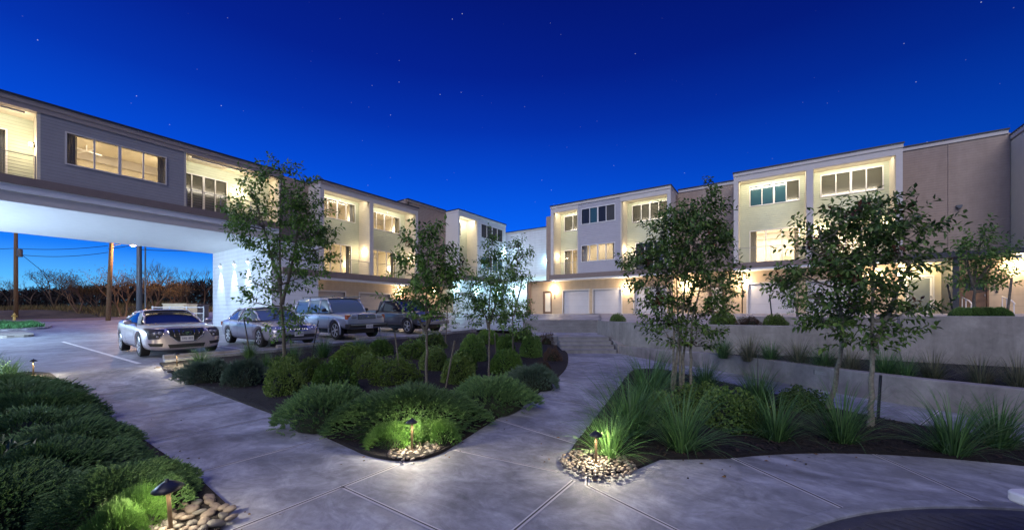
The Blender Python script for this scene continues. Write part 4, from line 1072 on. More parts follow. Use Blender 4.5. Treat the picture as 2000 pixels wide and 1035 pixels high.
def front_sedan(t, S):
    mb = MB(); patch(mb, S, [(-.34,.70),(.34,.70),(.30,.58),(-.30,.58)], .012); g = mb.build('grille', 'plastic', t, world=False, sm=True)
    mb = MB()
    for y in [i*.06-.27 for i in range(10)]: line_on(mb, S, [(y,.69),(y,.59)], .004, .02)
    line_on(mb, S, [(-.36,.71),(0,.73),(.36,.71),(.31,.57),(-.31,.57),(-.36,.71)], .013); mb.build('grille_trim', 'chrome', g, world=False)
    mb = MB(); patch(mb, S, [(-.60,.43),(.60,.43),(.56,.31),(-.56,.31)], .01); mb.build('air_intake', 'plastic', t, world=False)
    platef(t, onx(S,0,.44)+.03, .44)
    for sy in (-1,1):
        mb = MB(); patch(mb, S, sgn([(.42,.70),(.87,.75),(.86,.62),(.44,.59)], sy), .012); h = mb.build('headlight', 'lens', t, world=False)
        mb = MB()
        for (y, z, r) in ((.54,.645,.05),(.68,.66,.05),(.80,.68,.035)): blob(mb, (onx(S,sy*y,z)+.004,sy*y,z), (.03,r,r))
        mb.build('lens', 'chrome', h, world=False, sm=True)
        mb = MB(); blob(mb, (onx(S,sy*.70,.38),sy*.70,.38), (.03,.07,.045)); mb.build('fog_light', 'lens', t, world=False, sm=True)
def front_suv(t, S):
    xf = 2.30
    mb = MB(); mb.box(xf,xf+.06,-.42,.42,.86,1.06); g = mb.build('grille', 'plastic', t, world=False)
    mb = MB()
    for z in (.90,.94,.98,1.02): mb.box(xf+.06,xf+.068,-.40,.40,z-.006,z+.006)
    blob(mb, (xf+.07,0,.96), (.015,.075,.045)); mb.build('grille_trim', 'chrome', g, world=False)
    for sy in (-1,1):
        mb = MB(); mb.box(xf-.02,xf+.05,sy*.45,sy*.74,.87,1.05); h = mb.build('headlight', 'chrome', t, world=False)
        mb = MB(); blob(mb, (xf+.05,sy*.595,.96), (.02,.12,.07), ex=.5); mb.build('lens', 'lens', h, world=False, sm=True)
        mb = MB(); mb.box(xf-.12,xf+.03,sy*.75,sy*.90,.86,1.05); mb.build('indicator', 'amber', t, world=False)
        # flared arch strips
        for wx in S['wheels']:
            mb = MB(); ar = S['wr']+.075
            mb.tube([(wx+ar*math.cos(R(a)), sy*(S['hw']+.005), S['wr']+ar*math.sin(R(a))) for a in range(-20,201,12)], .038, 6); mb.build('arch_flare', S['paint'], t, world=False, sm=True)
        mb = MB(); mb.tube([(.9,sy*.62,1.86),(-2.1,sy*.62,1.88)], .018, 6)
        for x in (.7,-.3,-1.3,-2.0): mb.tube([(x,sy*.62,1.80),(x,sy*.62,1.88)], .02, 6)
        mb.build('roof_rack', 'plastic', t, world=False)
    mb = MB(); mb.box(xf-.1,xf+.24,-.92,.92,.50,.68); bo = mb.build('bumper', 'plastic', t, world=False)
    bv = bo.modifiers.new('b','BEVEL'); bv.width = .04; bv.segments = 3; apply_mods(bo)
    mb = MB(); mb.box(xf+.24,xf+.25,-.85,.85,.62,.655); mb.build('bumper_trim', 'chrome', bo, world=False)
    platef(t, xf+.25, .55)
    mb = MB(); mb.tube([(.85,-.3,1.13),(.65,.1,1.2)], .01, 4); mb.build('wiper', 'plastic', t, world=False)
def front_truck(t, S):
    xf = 2.62
    mb = MB(); mb.box(xf,xf+.08,-.50,.50,.72,1.02); g = mb.build('grille', 'plastic', t, world=False)
    mb = MB(); mb.box(xf+.08,xf+.11,-.5,.5,.85,.89); mb.box(xf+.08,xf+.11,-.02,.02,.72,1.02)
    mb.tube([(xf+.09,-.52,1.03),(xf+.09,.52,1.03),(xf+.09,.48,.70),(xf+.09,-.48,.70),(xf+.09,-.52,1.03)], .022, 6); mb.build('grille_trim', 'chrome', g, world=False)
    for sy in (-1,1):
        mb = MB(); quadpanel(mb, [(xf+.02,sy*.53,1.0),(xf-.16,sy*.90,.98),(xf-.12,sy*.90,.80),(xf+.03,sy*.55,.78)], .1); mb.build('headlight', 'lens', t, world=False)
        mb = MB(); blob(mb, (xf+.16,sy*.62,.50), (.03,.07,.05)); mb.build('fog_light', 'lens', t, world=False, sm=True)
        mb = MB(); ar = S['wr']+.07; wx = S['wheels'][0]
        mb.tube([(wx+ar*math.cos(R(a)), sy*(S['hw']+.0), S['wr']+ar*math.sin(R(a))) for a in range(-10,191,12)], .03, 6); mb.build('arch_flare', S['paint'], t, world=False, sm=True)
    mb = MB(); mb.box(xf-.1,xf+.18,-.94,.94,.44,.66); bo = mb.build('bumper', 'chrome', t, world=False)
    bv = bo.modifiers.new('b','BEVEL'); bv.width = .04; bv.segments = 3; apply_mods(bo)
    # open bed behind the cab
    mb = MB()
    mb.box(-2.85,-.95,.80,.93,.55,1.18); mb.box(-2.85,-.95,-.93,-.80,.55,1.18); mb.box(-2.95,-2.85,-.93,.93,.55,1.18); mb.box(-2.85,-.95,-.8,.8,.62,.70); mb.build('cargo_bed', S['paint'], t, world=False)

coupe = dict(paint='silver', hw=.94, belt=.96, wr=.355, wheels=(1.44,-1.44), spokes=10, spw=.022, glass='carglass',
  body=[(2.36,.60,.26,.60,.66),(2.34,.74,.20,.70,.77),(2.22,.86,.17,.76,.84),(1.9,.925,.17,.83,.90),(1.44,.945,.17,.89,.955),(.85,.94,.17,.94,1.0),(0,.935,.17,.97,1.0),(-.9,.94,.17,1.0,1.03),(-1.5,.95,.18,1.03,1.08),(-2.0,.92,.22,1.04,1.10),(-2.3,.86,.28,1.0,1.09),(-2.36,.70,.34,.90,1.0)],
  cabin=[(1.02,.80,.955,.70,.965),(.62,.83,.96,.63,1.17),(.05,.84,.97,.58,1.36),(-.5,.84,.99,.57,1.40),(-1.1,.82,1.0,.55,1.34),(-1.7,.76,1.03,.56,1.19),(-2.15,.70,1.06,.60,1.10)],
  roofs=(2,4), pillars=[((0,.93),(1,.93),.03),((1,.93),(2,.93),.035),((4,.93),(5,.93),.05),((5,.93),(6,.93),.06),((2,.93),(4,.93),.03)],
  seams=[(.95,.30,.93),(-.45,.30,.97)], handles=(), mirror=(.55,1.02), front=front_coupe)
sedan = dict(paint='pewter', hw=.93, belt=.93, wr=.335, wheels=(1.47,-1.42), spokes=7, spw=.03, glass='carglass2',
  body=[(2.50,.55,.30,.52,.56),(2.46,.76,.22,.60,.66),(2.30,.86,.19,.68,.75),(1.95,.91,.18,.76,.83),(1.45,.93,.18,.83,.90),(.85,.93,.18,.88,.95),(0,.93,.18,.92,.96),(-1.0,.93,.18,.94,.98),(-1.6,.925,.19,.95,1.02),(-2.15,.89,.22,.93,1.03),(-2.42,.80,.28,.88,.98),(-2.48,.66,.34,.80,.88)],
  cabin=[(1.12,.80,.93,.72,.935),(.70,.83,.93,.64,1.18),(.20,.85,.93,.60,1.39),(-.5,.85,.94,.60,1.44),(-1.1,.84,.95,.58,1.40),(-1.55,.80,.97,.60,1.22),(-1.95,.74,1.0,.64,1.04)],
  roofs=(2,4), pillars=[((0,.93),(1,.93),.03),((1,.93),(2,.93),.035),((3,0.),(3,.93),.03),((4,.93),(5,.93),.06),((5,.93),(6,.93),.05),((2,.93),(4,.93),.03)],
  seams=[(.98,.30,.90),(-.42,.30,.92),(-1.2,.55,.93)], handles=(-.15,-1.05), mirror=(.68,.98), front=front_sedan)
suv = dict(paint='bluegrey', hw=.94, belt=1.12, wr=.40, gap=.075, wheels=(1.42,-1.43), spokes=6, spw=.04, glass='carglass2', mirrormat='plastic', handlemat='plastic',
  body=[(2.36,.80,.52,.90,1.02),(2.34,.88,.46,.98,1.08),(2.2,.92,.44,1.02,1.11),(1.8,.935,.42,1.06,1.15),(1.4,.94,.42,1.08,1.17),(.85,.94,.40,1.10,1.18),(0,.94,.40,1.12,1.16),(-1.0,.94,.40,1.12,1.16),(-1.8,.94,.42,1.12,1.16),(-2.3,.93,.46,1.12,1.16),(-2.42,.88,.50,1.10,1.14),(-2.43,.80,.55,1.0,1.06)],
  cabin=[(.98,.84,1.14,.80,1.15),(.78,.86,1.14,.77,1.50),(.52,.87,1.14,.74,1.78),(0,.87,1.14,.74,1.82),(-1.0,.87,1.14,.74,1.83),(-2.0,.86,1.14,.74,1.81),(-2.3,.85,1.14,.72,1.74),(-2.38,.84,1.14,.78,1.16)],
  roofs=(2,6), pillars=[((0,.93),(1,.93),.035),((1,.93),(2,.93),.035),((3,0.),(3,.93),.035),((4,0.),(4,.93),.04),((6,.93),(7,.5),.06),((2,.93),(6,.93),.03)],
  seams=[(.95,.52,1.10),(.0,.52,1.10),(-1.0,.52,1.10)], handles=(.15,-.85), mirror=(.72,1.26), front=front_suv)
truck = dict(paint='dgrey', hw=.96, belt=1.12, wr=.38, gap=.075, wheels=(1.75,-1.75), spokes=5, spw=.045, glass='carglass', mirrormat='plastic', handlemat='plastic',
  body=[(2.68,.70,.50,.84,.94),(2.64,.84,.42,.94,1.02),(2.45,.91,.40,1.0,1.09),(2.1,.95,.38,1.04,1.14),(1.75,.96,.38,1.06,1.17),(1.2,.95,.38,1.08,1.18),(.4,.94,.38,1.10,1.16),(-.4,.94,.38,1.10,1.14),(-.9,.94,.38,1.10,1.14),(-.95,.93,.40,1.08,1.12)],
  cabin=[(1.30,.82,1.13,.76,1.15),(.98,.85,1.13,.72,1.46),(.60,.87,1.13,.69,1.71),(.1,.87,1.13,.69,1.75),(-.45,.87,1.13,.69,1.74),(-.82,.86,1.13,.68,1.68),(-.9,.85,1.13,.74,1.16)],
  roofs=(2,5), pillars=[((0,.93),(1,.93),.035),((1,.93),(2,.93),.035),((4,0.),(4,.93),.05),((5,.93),(6,.5),.06),((2,.93),(5,.93),.03)],
  seams=[(1.05,.5,1.08),(-.2,.5,1.08)], handles=(.05,), mirror=(.85,1.25), front=front_truck)
car('parked_car', 'champagne silver two door coupe with a wide dark shield grille, nearest of the parked cars', 'car', -16.95, 3.95, coupe, R(-2))
car('parked_car', 'silver grey four door sedan parked between the coupe and the roof racked off road car', 'car', -16.6, 6.95, sedan, R(-1))
car('parked_car', 'tall boxy blue grey off road car with roof rack and black bumper', 'off-road car', -16.7, 9.95, suv, R(-2))
car('parked_truck', 'dark grey pickup truck with extended cab, farthest in the parked row', 'pickup truck', -16.7, 13.6, truck, R(-3))
# wheel stops
for Y, lab in ((4.05,'concrete wheel stop in front of the champagne coupe'),(6.95,'concrete wheel stop in front of the silver sedan'),(9.95,'concrete wheel stop in front of the off road car'),(13.5,'concrete wheel stop in front of the pickup')):
    X = -13.85; z = hp(X,Y); mb = MB()
    prof = [(-.09,0),(-.075,.10),(-.045,.125),(.045,.125),(.075,.10),(.09,0)]
    mb.add([(X+a, Y+s_*.9, z+.01+b) for s_ in (-1,1) for a, b in prof], [(0,1,2,3,4,5),(11,10,9,8,7,6)]+[(i,6+i,6+(i+1)%6,(i+1)%6) for i in range(6)])
    o = mb.build('wheel_stop', 'retain'); recenter(o, (X,Y,z)); tag(o, lab, 'wheel stop', 'wheel stops of the parking bays')
# ------------------------------------------------------------------ beyond the bridge
def pole(name, lab, X, Y, h, r, m, lean=0, arm=True):
    z = hp(X,Y)-.1; t = thing(name, lab, 'utility pole', (X,Y,z))
    mb = MB(); mb.tube([(0,0,0),(0,lean*h*.5,h*.5),(0,lean*h,h)], [r,r*.9,r*.75], 12); mb.build('shaft', m, t, world=False, sm=True)
    if arm:
        mb = MB(); mb.box(-.06,.06, lean*h-1.1,lean*h+1.1, h-.6,h-.48); mb.build('crossarm', m, t, world=False)
        for k in (-1,-.4,.4,1):
            mb = MB(); mb.lathe([(.02,0),(.05,.03),(.03,.08),(.05,.12),(.01,.16)], (0,lean*h+k,h-.48), 8); mb.build('insulator', 'polemetal', t, world=False)
    return t
P1 = (-55.5, 3.2); 
def gp(px, Z):   # ground plan point for a column of sight at depth Z
    a = (px-1000)/FPX; return (Z*(a*CT-ST), Z*(CT+a*ST))
p1 = gp(31,44); p2 = gp(211,40); p3 = gp(272,36)
t1 = pole('utility_pole', 'dark wooden utility pole with transformer at the far left under the bridge', p1[0],p1[1], 11.5, .19, 'polewood')
mb = MB(); mb.lathe([(.02,7.0),(.22,7.0),(.24,7.1),(.24,7.8),(.2,7.9),(.02,7.92)], (.42,.25,0), 14); mb.build('transformer', 'polemetal', t1, world=False)
t2 = pole('utility_pole', 'leaning pale wooden pole carrying the lit street lamp', p2[0],p2[1], 11, .2, 'polewood', .03)
mb = MB(); mb.tube([(0,.25,8.0),(.3,1.0,8.35),(.5,1.5,8.35)], .04, 6); ar = mb.build('lamp_arm', 'polemetal', t2, world=False)
mb = MB(); blob(mb, (.55,1.8,8.36), (.16,.35,.09)); mb.build('lamp_head', 'polemetal', ar, world=False, sm=True)
mb = MB(); blob(mb, (.55,1.8,8.26), (.12,.24,.10)); mb.build('bulb', 'streetbulb', ar, world=False, sm=True)
l = lamp(t2, (p2[0]+.6,p2[1]+1.8,hp(*p2)+7.9), 1700, (1,.55,.22), .15)
t3 = pole('utility_pole', 'grey steel pole in front of the orange lit scrub, right of the leaning pole', p3[0],p3[1], 11, .22, 'polemetal', 0, False)
mb = MB(); mb.tube([(.1,.4,0),(.1,.4,11)], .06, 8); mb.build('conduit', 'polemetal', t3, world=False)
k_ = 0
for (a, b, h, sg_, lab) in ((p1,p2,7.9,.25,'overhead cable between the transformer pole and the leaning pole, uppermost'),(p1,p2,7.2,.35,'overhead cable between the transformer pole and the leaning pole, lower one'),(p2,p3,7.6,.1,'short overhead cable from the leaning pole to the steel pole'),(p3,gp(560,36),7.6,.3,'upper overhead cable running right from the steel pole'),(p3,gp(560,36),7.0,.4,'lower overhead cable running right from the steel pole'),(gp(-300,48),p1,7.9,.3,'overhead cable running left from the transformer pole')):
    za = hp(*a)+h; zb_ = hp(*b)+h; mb = MB()
    mb.tube([(a[0]+(b[0]-a[0])*i/12, a[1]+(b[1]-a[1])*i/12, za+(zb_-za)*i/12-sg_*4*(i/12)*(1-i/12)) for i in range(13)], .028, 4)
    o = mb.build('overhead_cable', 'black'); recenter(o, (a[0],a[1],za)); tag(o, lab, 'cable', 'overhead cables beyond the bridge')
o = MB()
mb = MB(); mb.tube([(p1[0],p1[1],8.8),(p1[0]+1,p1[1]+6.5,.9)], .025, 4); o = mb.build('guy_wire', 'black'); recenter(o, (p1[0],p1[1],.8)); tag(o, 'diagonal guy wire running down from the transformer pole', 'guy wire')
# bare trees
rnd = random.Random(3)
def bare_tree(name, lab, X, Y, h, spread, seed, m='scrub', leaves=0, group='bare trees beyond the street', dens=1.0):
    r = random.Random(seed); z = hp(X,Y)-.15; t = thing(name, lab, 'tree', (X,Y,z), 0, group)
    mb = MB(); tips = []
    def grow(p, d, L, rad, dep):
        k = 3; pts = [p]; q = Vector(p); dd = d.copy()
        for i in range(k):
            dd = (dd+Vector((r.uniform(-.25,.25),r.uniform(-.25,.25),r.uniform(-.05,.2)))).normalized(); q = q+dd*L/k; pts.append(q.copy())
        mb.tube(pts, [rad*(1-.35*i/k) for i in range(k+1)], 5 if dep < 2 else 3, cap=False)
        if dep >= 5: tips.append(q); return
        for i in range(r.choice((2,3,3)) if dep < 4 else 2):
            nd = (dd+Vector((r.uniform(-1,1)*spread,r.uniform(-1,1)*spread,r.uniform(-.35,.5)))).normalized()
            grow(pts[-1] if i else pts[r.choice((2,3))], nd, L*r.uniform(.62,.85), rad*.6, dep+1)
    for s_ in range(r.choice((1,2,3))):
        grow(Vector((r.uniform(-.3,.3),r.uniform(-.3,.3),0)), Vector((r.uniform(-.35,.35),r.uniform(-.35,.35),1)).normalized(), h*.30, h*.018, 0)
    mb.build('trunk', m, t, world=False, recalc=False)
    lf = MB()
    for q in tips:
        for _ in range(leaves):
            c = q+Vector((r.gauss(0,.28),r.gauss(0,.28),r.gauss(0,.22))); a = Vector((r.uniform(-1,1),r.uniform(-1,1),r.uniform(-1,1))).normalized(); b = a.orthogonal().normalized(); s_ = r.uniform(.05,.11)
            lf.add([tuple(c-a*s_),tuple(c+b*s_*.45),tuple(c+a*s_),tuple(c-b*s_*.45)], [(0,1,2,3)])
    if leaves: lf.build('crown', 'scrubleaf', t, world=False, recalc=False)
specs = [(20,60,5.0,'scrub',0,'dark bare tree behind the transformer pole'),(105,54,6.2,'scrub',2,'wide bare tree between the transformer pole and the leaning pole, tallest branches'),(150,49,5.0,'scrub',3,'pale trunked bare tree lit orange, left of the leaning pole'),(62,58,5.2,'scrub',0,'thin bare tree just right of the transformer pole'),(188,52,3.2,'scrub',8,'low bush with dry yellowish leaves left of the leaning pole'),(245,46,5.4,'scrub',3,'bare tree between the leaning pole and the steel pole'),(290,46,4.6,'scrub',5,'orange lit tangled tree just right of the steel pole'),(325,48,4.6,'scrub',6,'orange lit tangled tree behind the pale enclosure'),(300,54,6.4,'scrub',0,'tall bare tree rising behind the orange lit scrub'),(360,56,6.0,'scrub',0,'bare tree beside the bridge end wall'),(345,52,3.4,'scrub',8,'low leafy bush above the enclosure'),(395,58,6.0,'scrub',0,'bare tree half hidden by the bridge end wall'),(-60,56,6.0,'scrub',0,'bare tree just beyond the left edge')]
for i, (px, Z, h, m_, lv, lab) in enumerate(specs):
    q = gp(px,Z); bare_tree('bare_tree', lab, q[0], q[1], h*1.12, .75, 40+i, m_, lv)
# tangled dark woodland behind
mb = MB()
for i in range(26000):
    q = gp(rnd.uniform(-260,470), rnd.uniform(60,74)); base = hp(max(q[0],-90),clamp(q[1],-30,60)); lim = 4.1+1.0*noise.noise(Vector((q[0]*.12,q[1]*.12,0)))+.9*noise.noise(Vector((q[0]*.5,q[1]*.5,3)))
    z = base-.6+(rnd.random()**.8)*lim*.95
    a = Vector((rnd.gauss(0,.5),rnd.gauss(0,.5),rnd.gauss(.6,.6))).normalized(); b = a.orthogonal().normalized(); L = rnd.uniform(.25,.7); w = rnd.uniform(.02,.11)
    c = Vector((q[0],q[1],z)); mb.add([tuple(c-a*L),tuple(c+b*w),tuple(c+a*L),tuple(c-b*w)], [(0,1,2,3)])
o = mb.build('woodland', 'scrubdark', recalc=False); tag(o, 'dark tangled woodland beyond the street under the bridge', 'woodland', kind='stuff')
mb = MB()
for i in range(16000):
    px = rnd.uniform(-200,450); q = gp(px, rnd.uniform(49,60)); z = hp(q[0],clamp(q[1],-30,48))-.12
    L = rnd.uniform(.15,.75)*(1.2 if noise.noise(Vector((q[0]*.3,q[1]*.3,0))) > 0 else .7); a = rnd.uniform(0,6.28); w = .035
    mb.add([(q[0]-w*math.cos(a),q[1]-w*math.sin(a),z),(q[0]+w*math.cos(a),q[1]+w*math.sin(a),z),(q[0]+rnd.gauss(0,.2),q[1]+rnd.gauss(0,.2),z+L)], [(0,1,2)])
o = mb.build('dry_verge', 'dryg', recalc=False); tag(o, 'dry brown grass verge along the far side of the street', 'grass', kind='stuff')
# green island on the far left
def island(outl, h, name): return sheet(name, outl, lambda x, y: hp(x,y)+h, 'mulch' if 0 else 'path', 1.0, thick=.4)
i1 = [gpt(-60,622,.5)[:2],gpt(52,621.5,.5)[:2]]
c1 = gp(18,29); 
isl = spline([(c1[0]-6,c1[1]-2.5),(c1[0]+1.0,c1[1]-3.2),(c1[0]+3.3,c1[1]-.6),(c1[0]+2.2,c1[1]+1.6),(c1[0]-3,c1[1]+2.2),(c1[0]-7,c1[1]+1.4)], 6)
island(isl, .14, 'traffic_island')
mb = MB()
for i in range(9000):
    x = c1[0]+rnd.uniform(-6,2.9); y = c1[1]+rnd.uniform(-2.6,1.6)
    if (x-c1[0])/3.2+abs(y-c1[1]+.4)/3.0 > 1.15: continue
    z = hp(x,y)+.14; L = rnd.uniform(.10,.30)+.35*max(0,noise.noise(Vector((x*.8,y*.8,1)))); a = rnd.uniform(0,6.28); w = .02
    mb.add([(x-w*math.cos(a),y-w*math.sin(a),z),(x+w*math.cos(a),y+w*math.sin(a),z),(x+rnd.gauss(0,.08),y+rnd.gauss(0,.08),z+L)], [(0,1,2)])
o = mb.build('island_grass', 'lawn', recalc=False); tag(o, 'bright green ground cover on the island under the bridge', 'ground cover', kind='stuff')
c2 = gp(30,21.8); isl2 = spline([(c2[0]-5,c2[1]-.8),(c2[0]+1.0,c2[1]-.7),(c2[0]+1.75,c2[1]-.1),(c2[0]+1.0,c2[1]+.6),(c2[0]-5,c2[1]+.6)], 5)
o = sheet('traffic_island', isl2, lambda x, y: hp(x,y)+.13, 'retain', .8, thick=.4)
# hydrant
q = gp(28,40); t = thing('fire_hydrant', 'small pale yellow fire hydrant at the edge of the verge, far left', 'hydrant', (q[0],q[1],hp(*q)))
M['hyd'] = mat('hydrant_paint', (.6,.5,.15), .5)
mb = MB(); mb.lathe([(.15,0),(.15,.05),(.10,.06),(.10,.55),(.13,.56),(.13,.60),(.10,.64),(.05,.72),(.03,.78),(.001,.78)], n=14); mb.build('barrel', 'hyd', t, world=False, sm=True)
for s_ in (-1,1):
    mb = MB(); mb.lathe([(.05,s_*.08),(.05,s_*.17),(.06,s_*.17),(.06,s_*.20),(.001,s_*.20)], (0,0,.45), 10, axis='y'); mb.build('outlet', 'hyd', t, world=False)
# enclosure: pale boxes and gate
q = gp(345,33.5); zq = hp(q[0],q[1])
for k, (px, Zd, w, h, lab, m_) in enumerate(((341,37,2.3,1.9,'pale rectangular bin enclosure wall behind the galvanised gate','creamflat'),(372,36.5,1.3,1.75,'tan bin enclosure wall right of the pale one','tan'))):
    q = gp(px,Zd); z = hp(*q); mb = MB(); d = Vector((CT,ST)); 
    c = Vector(q)
    obx(mb, (c.x,c.y,z+h/2-.1), d, Vector((-ST,CT)), w, h, 0, 1.4); obx(mb, (c.x,c.y,z+h-.08), d, Vector((-ST,CT)), w+.1, .08, -.05, 1.45)
    o = mb.build('enclosure_wall', m_); recenter(o, (c.x,c.y,z)); tag(o, lab, 'enclosure')
t = None
a = Vector(gp(298,32)); b = Vector(gp(398,32)); z = hp(a.x,a.y)-.05
t = thing('gate', 'galvanised tube gate with mesh infill in front of the bin enclosure', 'gate', (a.x,a.y,z))
n_ = 3
for k in range(n_+1):
    c = a+(b-a)*k/n_; mb = MB(); mb.tube([(c.x,c.y,z),(c.x,c.y,z+1.75)], .06, 8); mb.build('post', 'trimwhite', t)
mb = MB()
for h in (1.65, 1.15, .25): mb.tube([(a.x,a.y,z+h),(b.x,b.y,z+h)], .04, 6)
mb.build('rail', 'trimwhite', t)
mb = MB()
for i in range(60):
    c = a+(b-a)*i/59; mb.tube([(c.x,c.y,z+.25),(c.x,c.y,z+1.15)], .006, 3, cap=False)
for i in range(10): mb.tube([(a.x,a.y,z+.3+i*.085),(b.x,b.y,z+.3+i*.085)], .006, 3, cap=False)
mb.build('mesh_panel', 'rail', t)

# ------------------------------------------------------------------ plants
def leafquad(mb, c, d, n, L, w):
    """folded leaf: c base, d direction, n normal"""
    s_ = d.cross(n); m_ = c+d*L*.5
    mb.add([tuple(c), tuple(m_+s_*w+n*w*.25), tuple(c+d*L-n*L*.12), tuple(m_-s_*w+n*w*.25)], [(0,1,2),(0,2,3)])
def rvec(r): 
    v = Vector((r.gauss(0,1),r.gauss(0,1),r.gauss(0,1))); return v.normalized() if v.length > 1e-6 else Vector((0,0,1))
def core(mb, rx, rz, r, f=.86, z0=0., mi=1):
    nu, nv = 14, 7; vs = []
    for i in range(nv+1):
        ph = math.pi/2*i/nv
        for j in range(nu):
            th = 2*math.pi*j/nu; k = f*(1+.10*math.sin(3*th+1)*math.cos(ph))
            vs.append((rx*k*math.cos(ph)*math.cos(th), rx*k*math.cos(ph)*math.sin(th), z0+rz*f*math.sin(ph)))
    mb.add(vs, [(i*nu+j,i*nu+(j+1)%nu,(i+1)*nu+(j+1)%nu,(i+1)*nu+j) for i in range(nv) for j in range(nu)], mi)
def boxwood(seed, leaf='box', n=2600, L=.030, w=.010, flat=1.0, lump=.10):
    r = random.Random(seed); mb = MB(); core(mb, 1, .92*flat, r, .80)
    ph_ = [r.uniform(0,6.28) for _ in range(4)]
    for i in range(n):
        v = rvec(r); v.z = abs(v.z)*1.0-.12; v.normalize(); th = math.atan2(v.y,v.x)
        k = 1+lump*math.sin(3*th+ph_[0]+2*v.z)+lump*.7*math.sin(7*th+ph_[1])*math.cos(v.z*5+ph_[2])+r.gauss(0,.035)
        k *= 1-.25*(r.random()**3)
        c = Vector((v.x*k, v.y*k, max(0.0,(v.z+.12)/1.05)*k*flat))
        d = (v+rvec(r)*.75+Vector((0,0,.25))).normalized(); nn = d.orthogonal().normalized()
        for q in range(3):
            dd = (d+rvec(r)*.7).normalized(); leafquad(mb, c+rvec(r)*.015, dd, dd.orthogonal().normalized(), L*r.uniform(2.2,3.4), w*r.uniform(2.0,3.2))
    return mb
def juniper(seed, n=1500, flat=.55, L=.20, jag=.12):
    """spreading mound of needled sprigs, unit radius"""
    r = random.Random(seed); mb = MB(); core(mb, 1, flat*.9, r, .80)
    ph_ = [r.uniform(0,6.28) for _ in range(6)]
    for i in range(n):
        th = r.uniform(0,6.28); s_ = math.sqrt(r.random()); el = math.acos(min(1,s_))   # even over the plan
        rad = s_*(1+jag*math.sin(3*th+ph_[0])+jag*.8*math.sin(5*th+ph_[1])+.06*math.sin(11*th+ph_[2]))
        hh = flat*(math.sqrt(max(0,1-s_*s_))*.92+.05)*(1+.16*math.sin(6*rad*math.cos(th)+ph_[3])*math.sin(6*rad*math.sin(th)+ph_[4]))
        base = Vector((rad*math.cos(th), rad*math.sin(th), hh*r.uniform(.72,1.0)))
        out = Vector((math.cos(th),math.sin(th),0)); d = (out*(.35+.75*s_)+Vector((0,0,.75-.45*s_))+rvec(r)*.38).normalized()
        Ls = L*r.uniform(.55,1.25); side = d.orthogonal().normalized(); k = 7
        for q in range(k):
            t_ = q/(k-1); c = base+d*Ls*t_*.8-Vector((0,0,.06*Ls*t_*t_))
            for sg_ in (-1,1):
                dd = (d*.9+side*sg_*(.8-.4*t_)+rvec(r)*.28).normalized(); l = Ls*(.34-.18*t_); b = dd.orthogonal().normalized()*.0075
                mb.add([tuple(c-b),tuple(c+dd*l),tuple(c+b)], [(0,1,2)])
        side = d.cross(side)
        b = side*.007; mb.add([tuple(base-b),tuple(base+d*Ls*1.05),tuple(base+b)], [(0,1,2)])
    return mb
def grassclump(seed, n=420, h=1.12, arch=.6, w=.013, spread=.16):
    r = random.Random(seed); mb = MB()
    for i in range(n):
        th = r.uniform(0,6.28); tilt = abs(r.gauss(0,.42))+.06; L = h*r.uniform(.45,1.15); k = 7
        if r.random() < .16: tilt = r.uniform(.9,1.7); L = h*r.uniform(.7,1.1)
        o_ = Vector((math.cos(th),math.sin(th),0)); p = o_*r.uniform(0,spread)+Vector((0,0,0)); d = (Vector((0,0,1))+o_*tilt).normalized()
        tw = Vector((-o_.y,o_.x,0)); tw = (tw+rvec(r)*.3).normalized(); vs = []; bend = arch*r.uniform(.3,1.6)*(1+tilt)
        for j in range(k+1):
            t_ = j/k; ww = w*(1-t_**1.6)*.5+.0006; vs += [tuple(p-tw*ww), tuple(p+tw*ww)]
            dd = (d+o_*bend*t_*t_-Vector((0,0,bend*.9*t_*t_*t_))).normalized(); p = p+dd*L/k
        mb.add(vs, [(2*j,2*j+1,2*j+3,2*j+2) for j in range(k)])
    return mb
PROTO = {}
def plant(kind, lab, cat, X, Y, z, sx, sz, group=None, rot=None, name=None, sy=None):
    """place a plant: one object, unit mesh shared between plants of the kind"""
    me, nm = PROTO[kind]
    o = bpy.data.objects.new(name or nm, me); col.objects.link(o); o.location = (X,Y,z)
    o.rotation_euler = (0,0,rot if rot is not None else random.uniform(0,6.28)); o.scale = (sx, sy or sx, sz)
    return tag(o, lab, cat, group)
def proto(key, mb, m, nm):
    o = mb.build(nm, m, None, recalc=False); PROTO[key] = (o.data, nm); bpy.data.objects.remove(o)
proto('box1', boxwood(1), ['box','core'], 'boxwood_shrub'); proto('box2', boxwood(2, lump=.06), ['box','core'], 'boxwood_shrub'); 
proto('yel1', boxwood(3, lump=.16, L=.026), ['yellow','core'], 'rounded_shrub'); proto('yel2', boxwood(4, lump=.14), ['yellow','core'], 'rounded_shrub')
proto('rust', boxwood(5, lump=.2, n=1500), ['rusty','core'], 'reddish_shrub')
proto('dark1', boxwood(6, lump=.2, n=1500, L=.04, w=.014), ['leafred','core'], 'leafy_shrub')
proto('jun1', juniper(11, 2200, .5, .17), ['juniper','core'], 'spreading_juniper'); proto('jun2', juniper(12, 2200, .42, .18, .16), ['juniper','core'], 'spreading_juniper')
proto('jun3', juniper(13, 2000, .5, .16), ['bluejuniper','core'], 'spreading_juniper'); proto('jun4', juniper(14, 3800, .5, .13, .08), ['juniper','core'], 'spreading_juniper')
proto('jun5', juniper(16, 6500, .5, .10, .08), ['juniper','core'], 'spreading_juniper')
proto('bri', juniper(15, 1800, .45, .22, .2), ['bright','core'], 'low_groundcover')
proto('gr1', grassclump(21), 'grass', 'grass_clump'); proto('gr2', grassclump(22, 300, arch=.8), 'grass', 'grass_clump'); proto('gr3', grassclump(23, 160, arch=.45), 'grass', 'grass_clump')
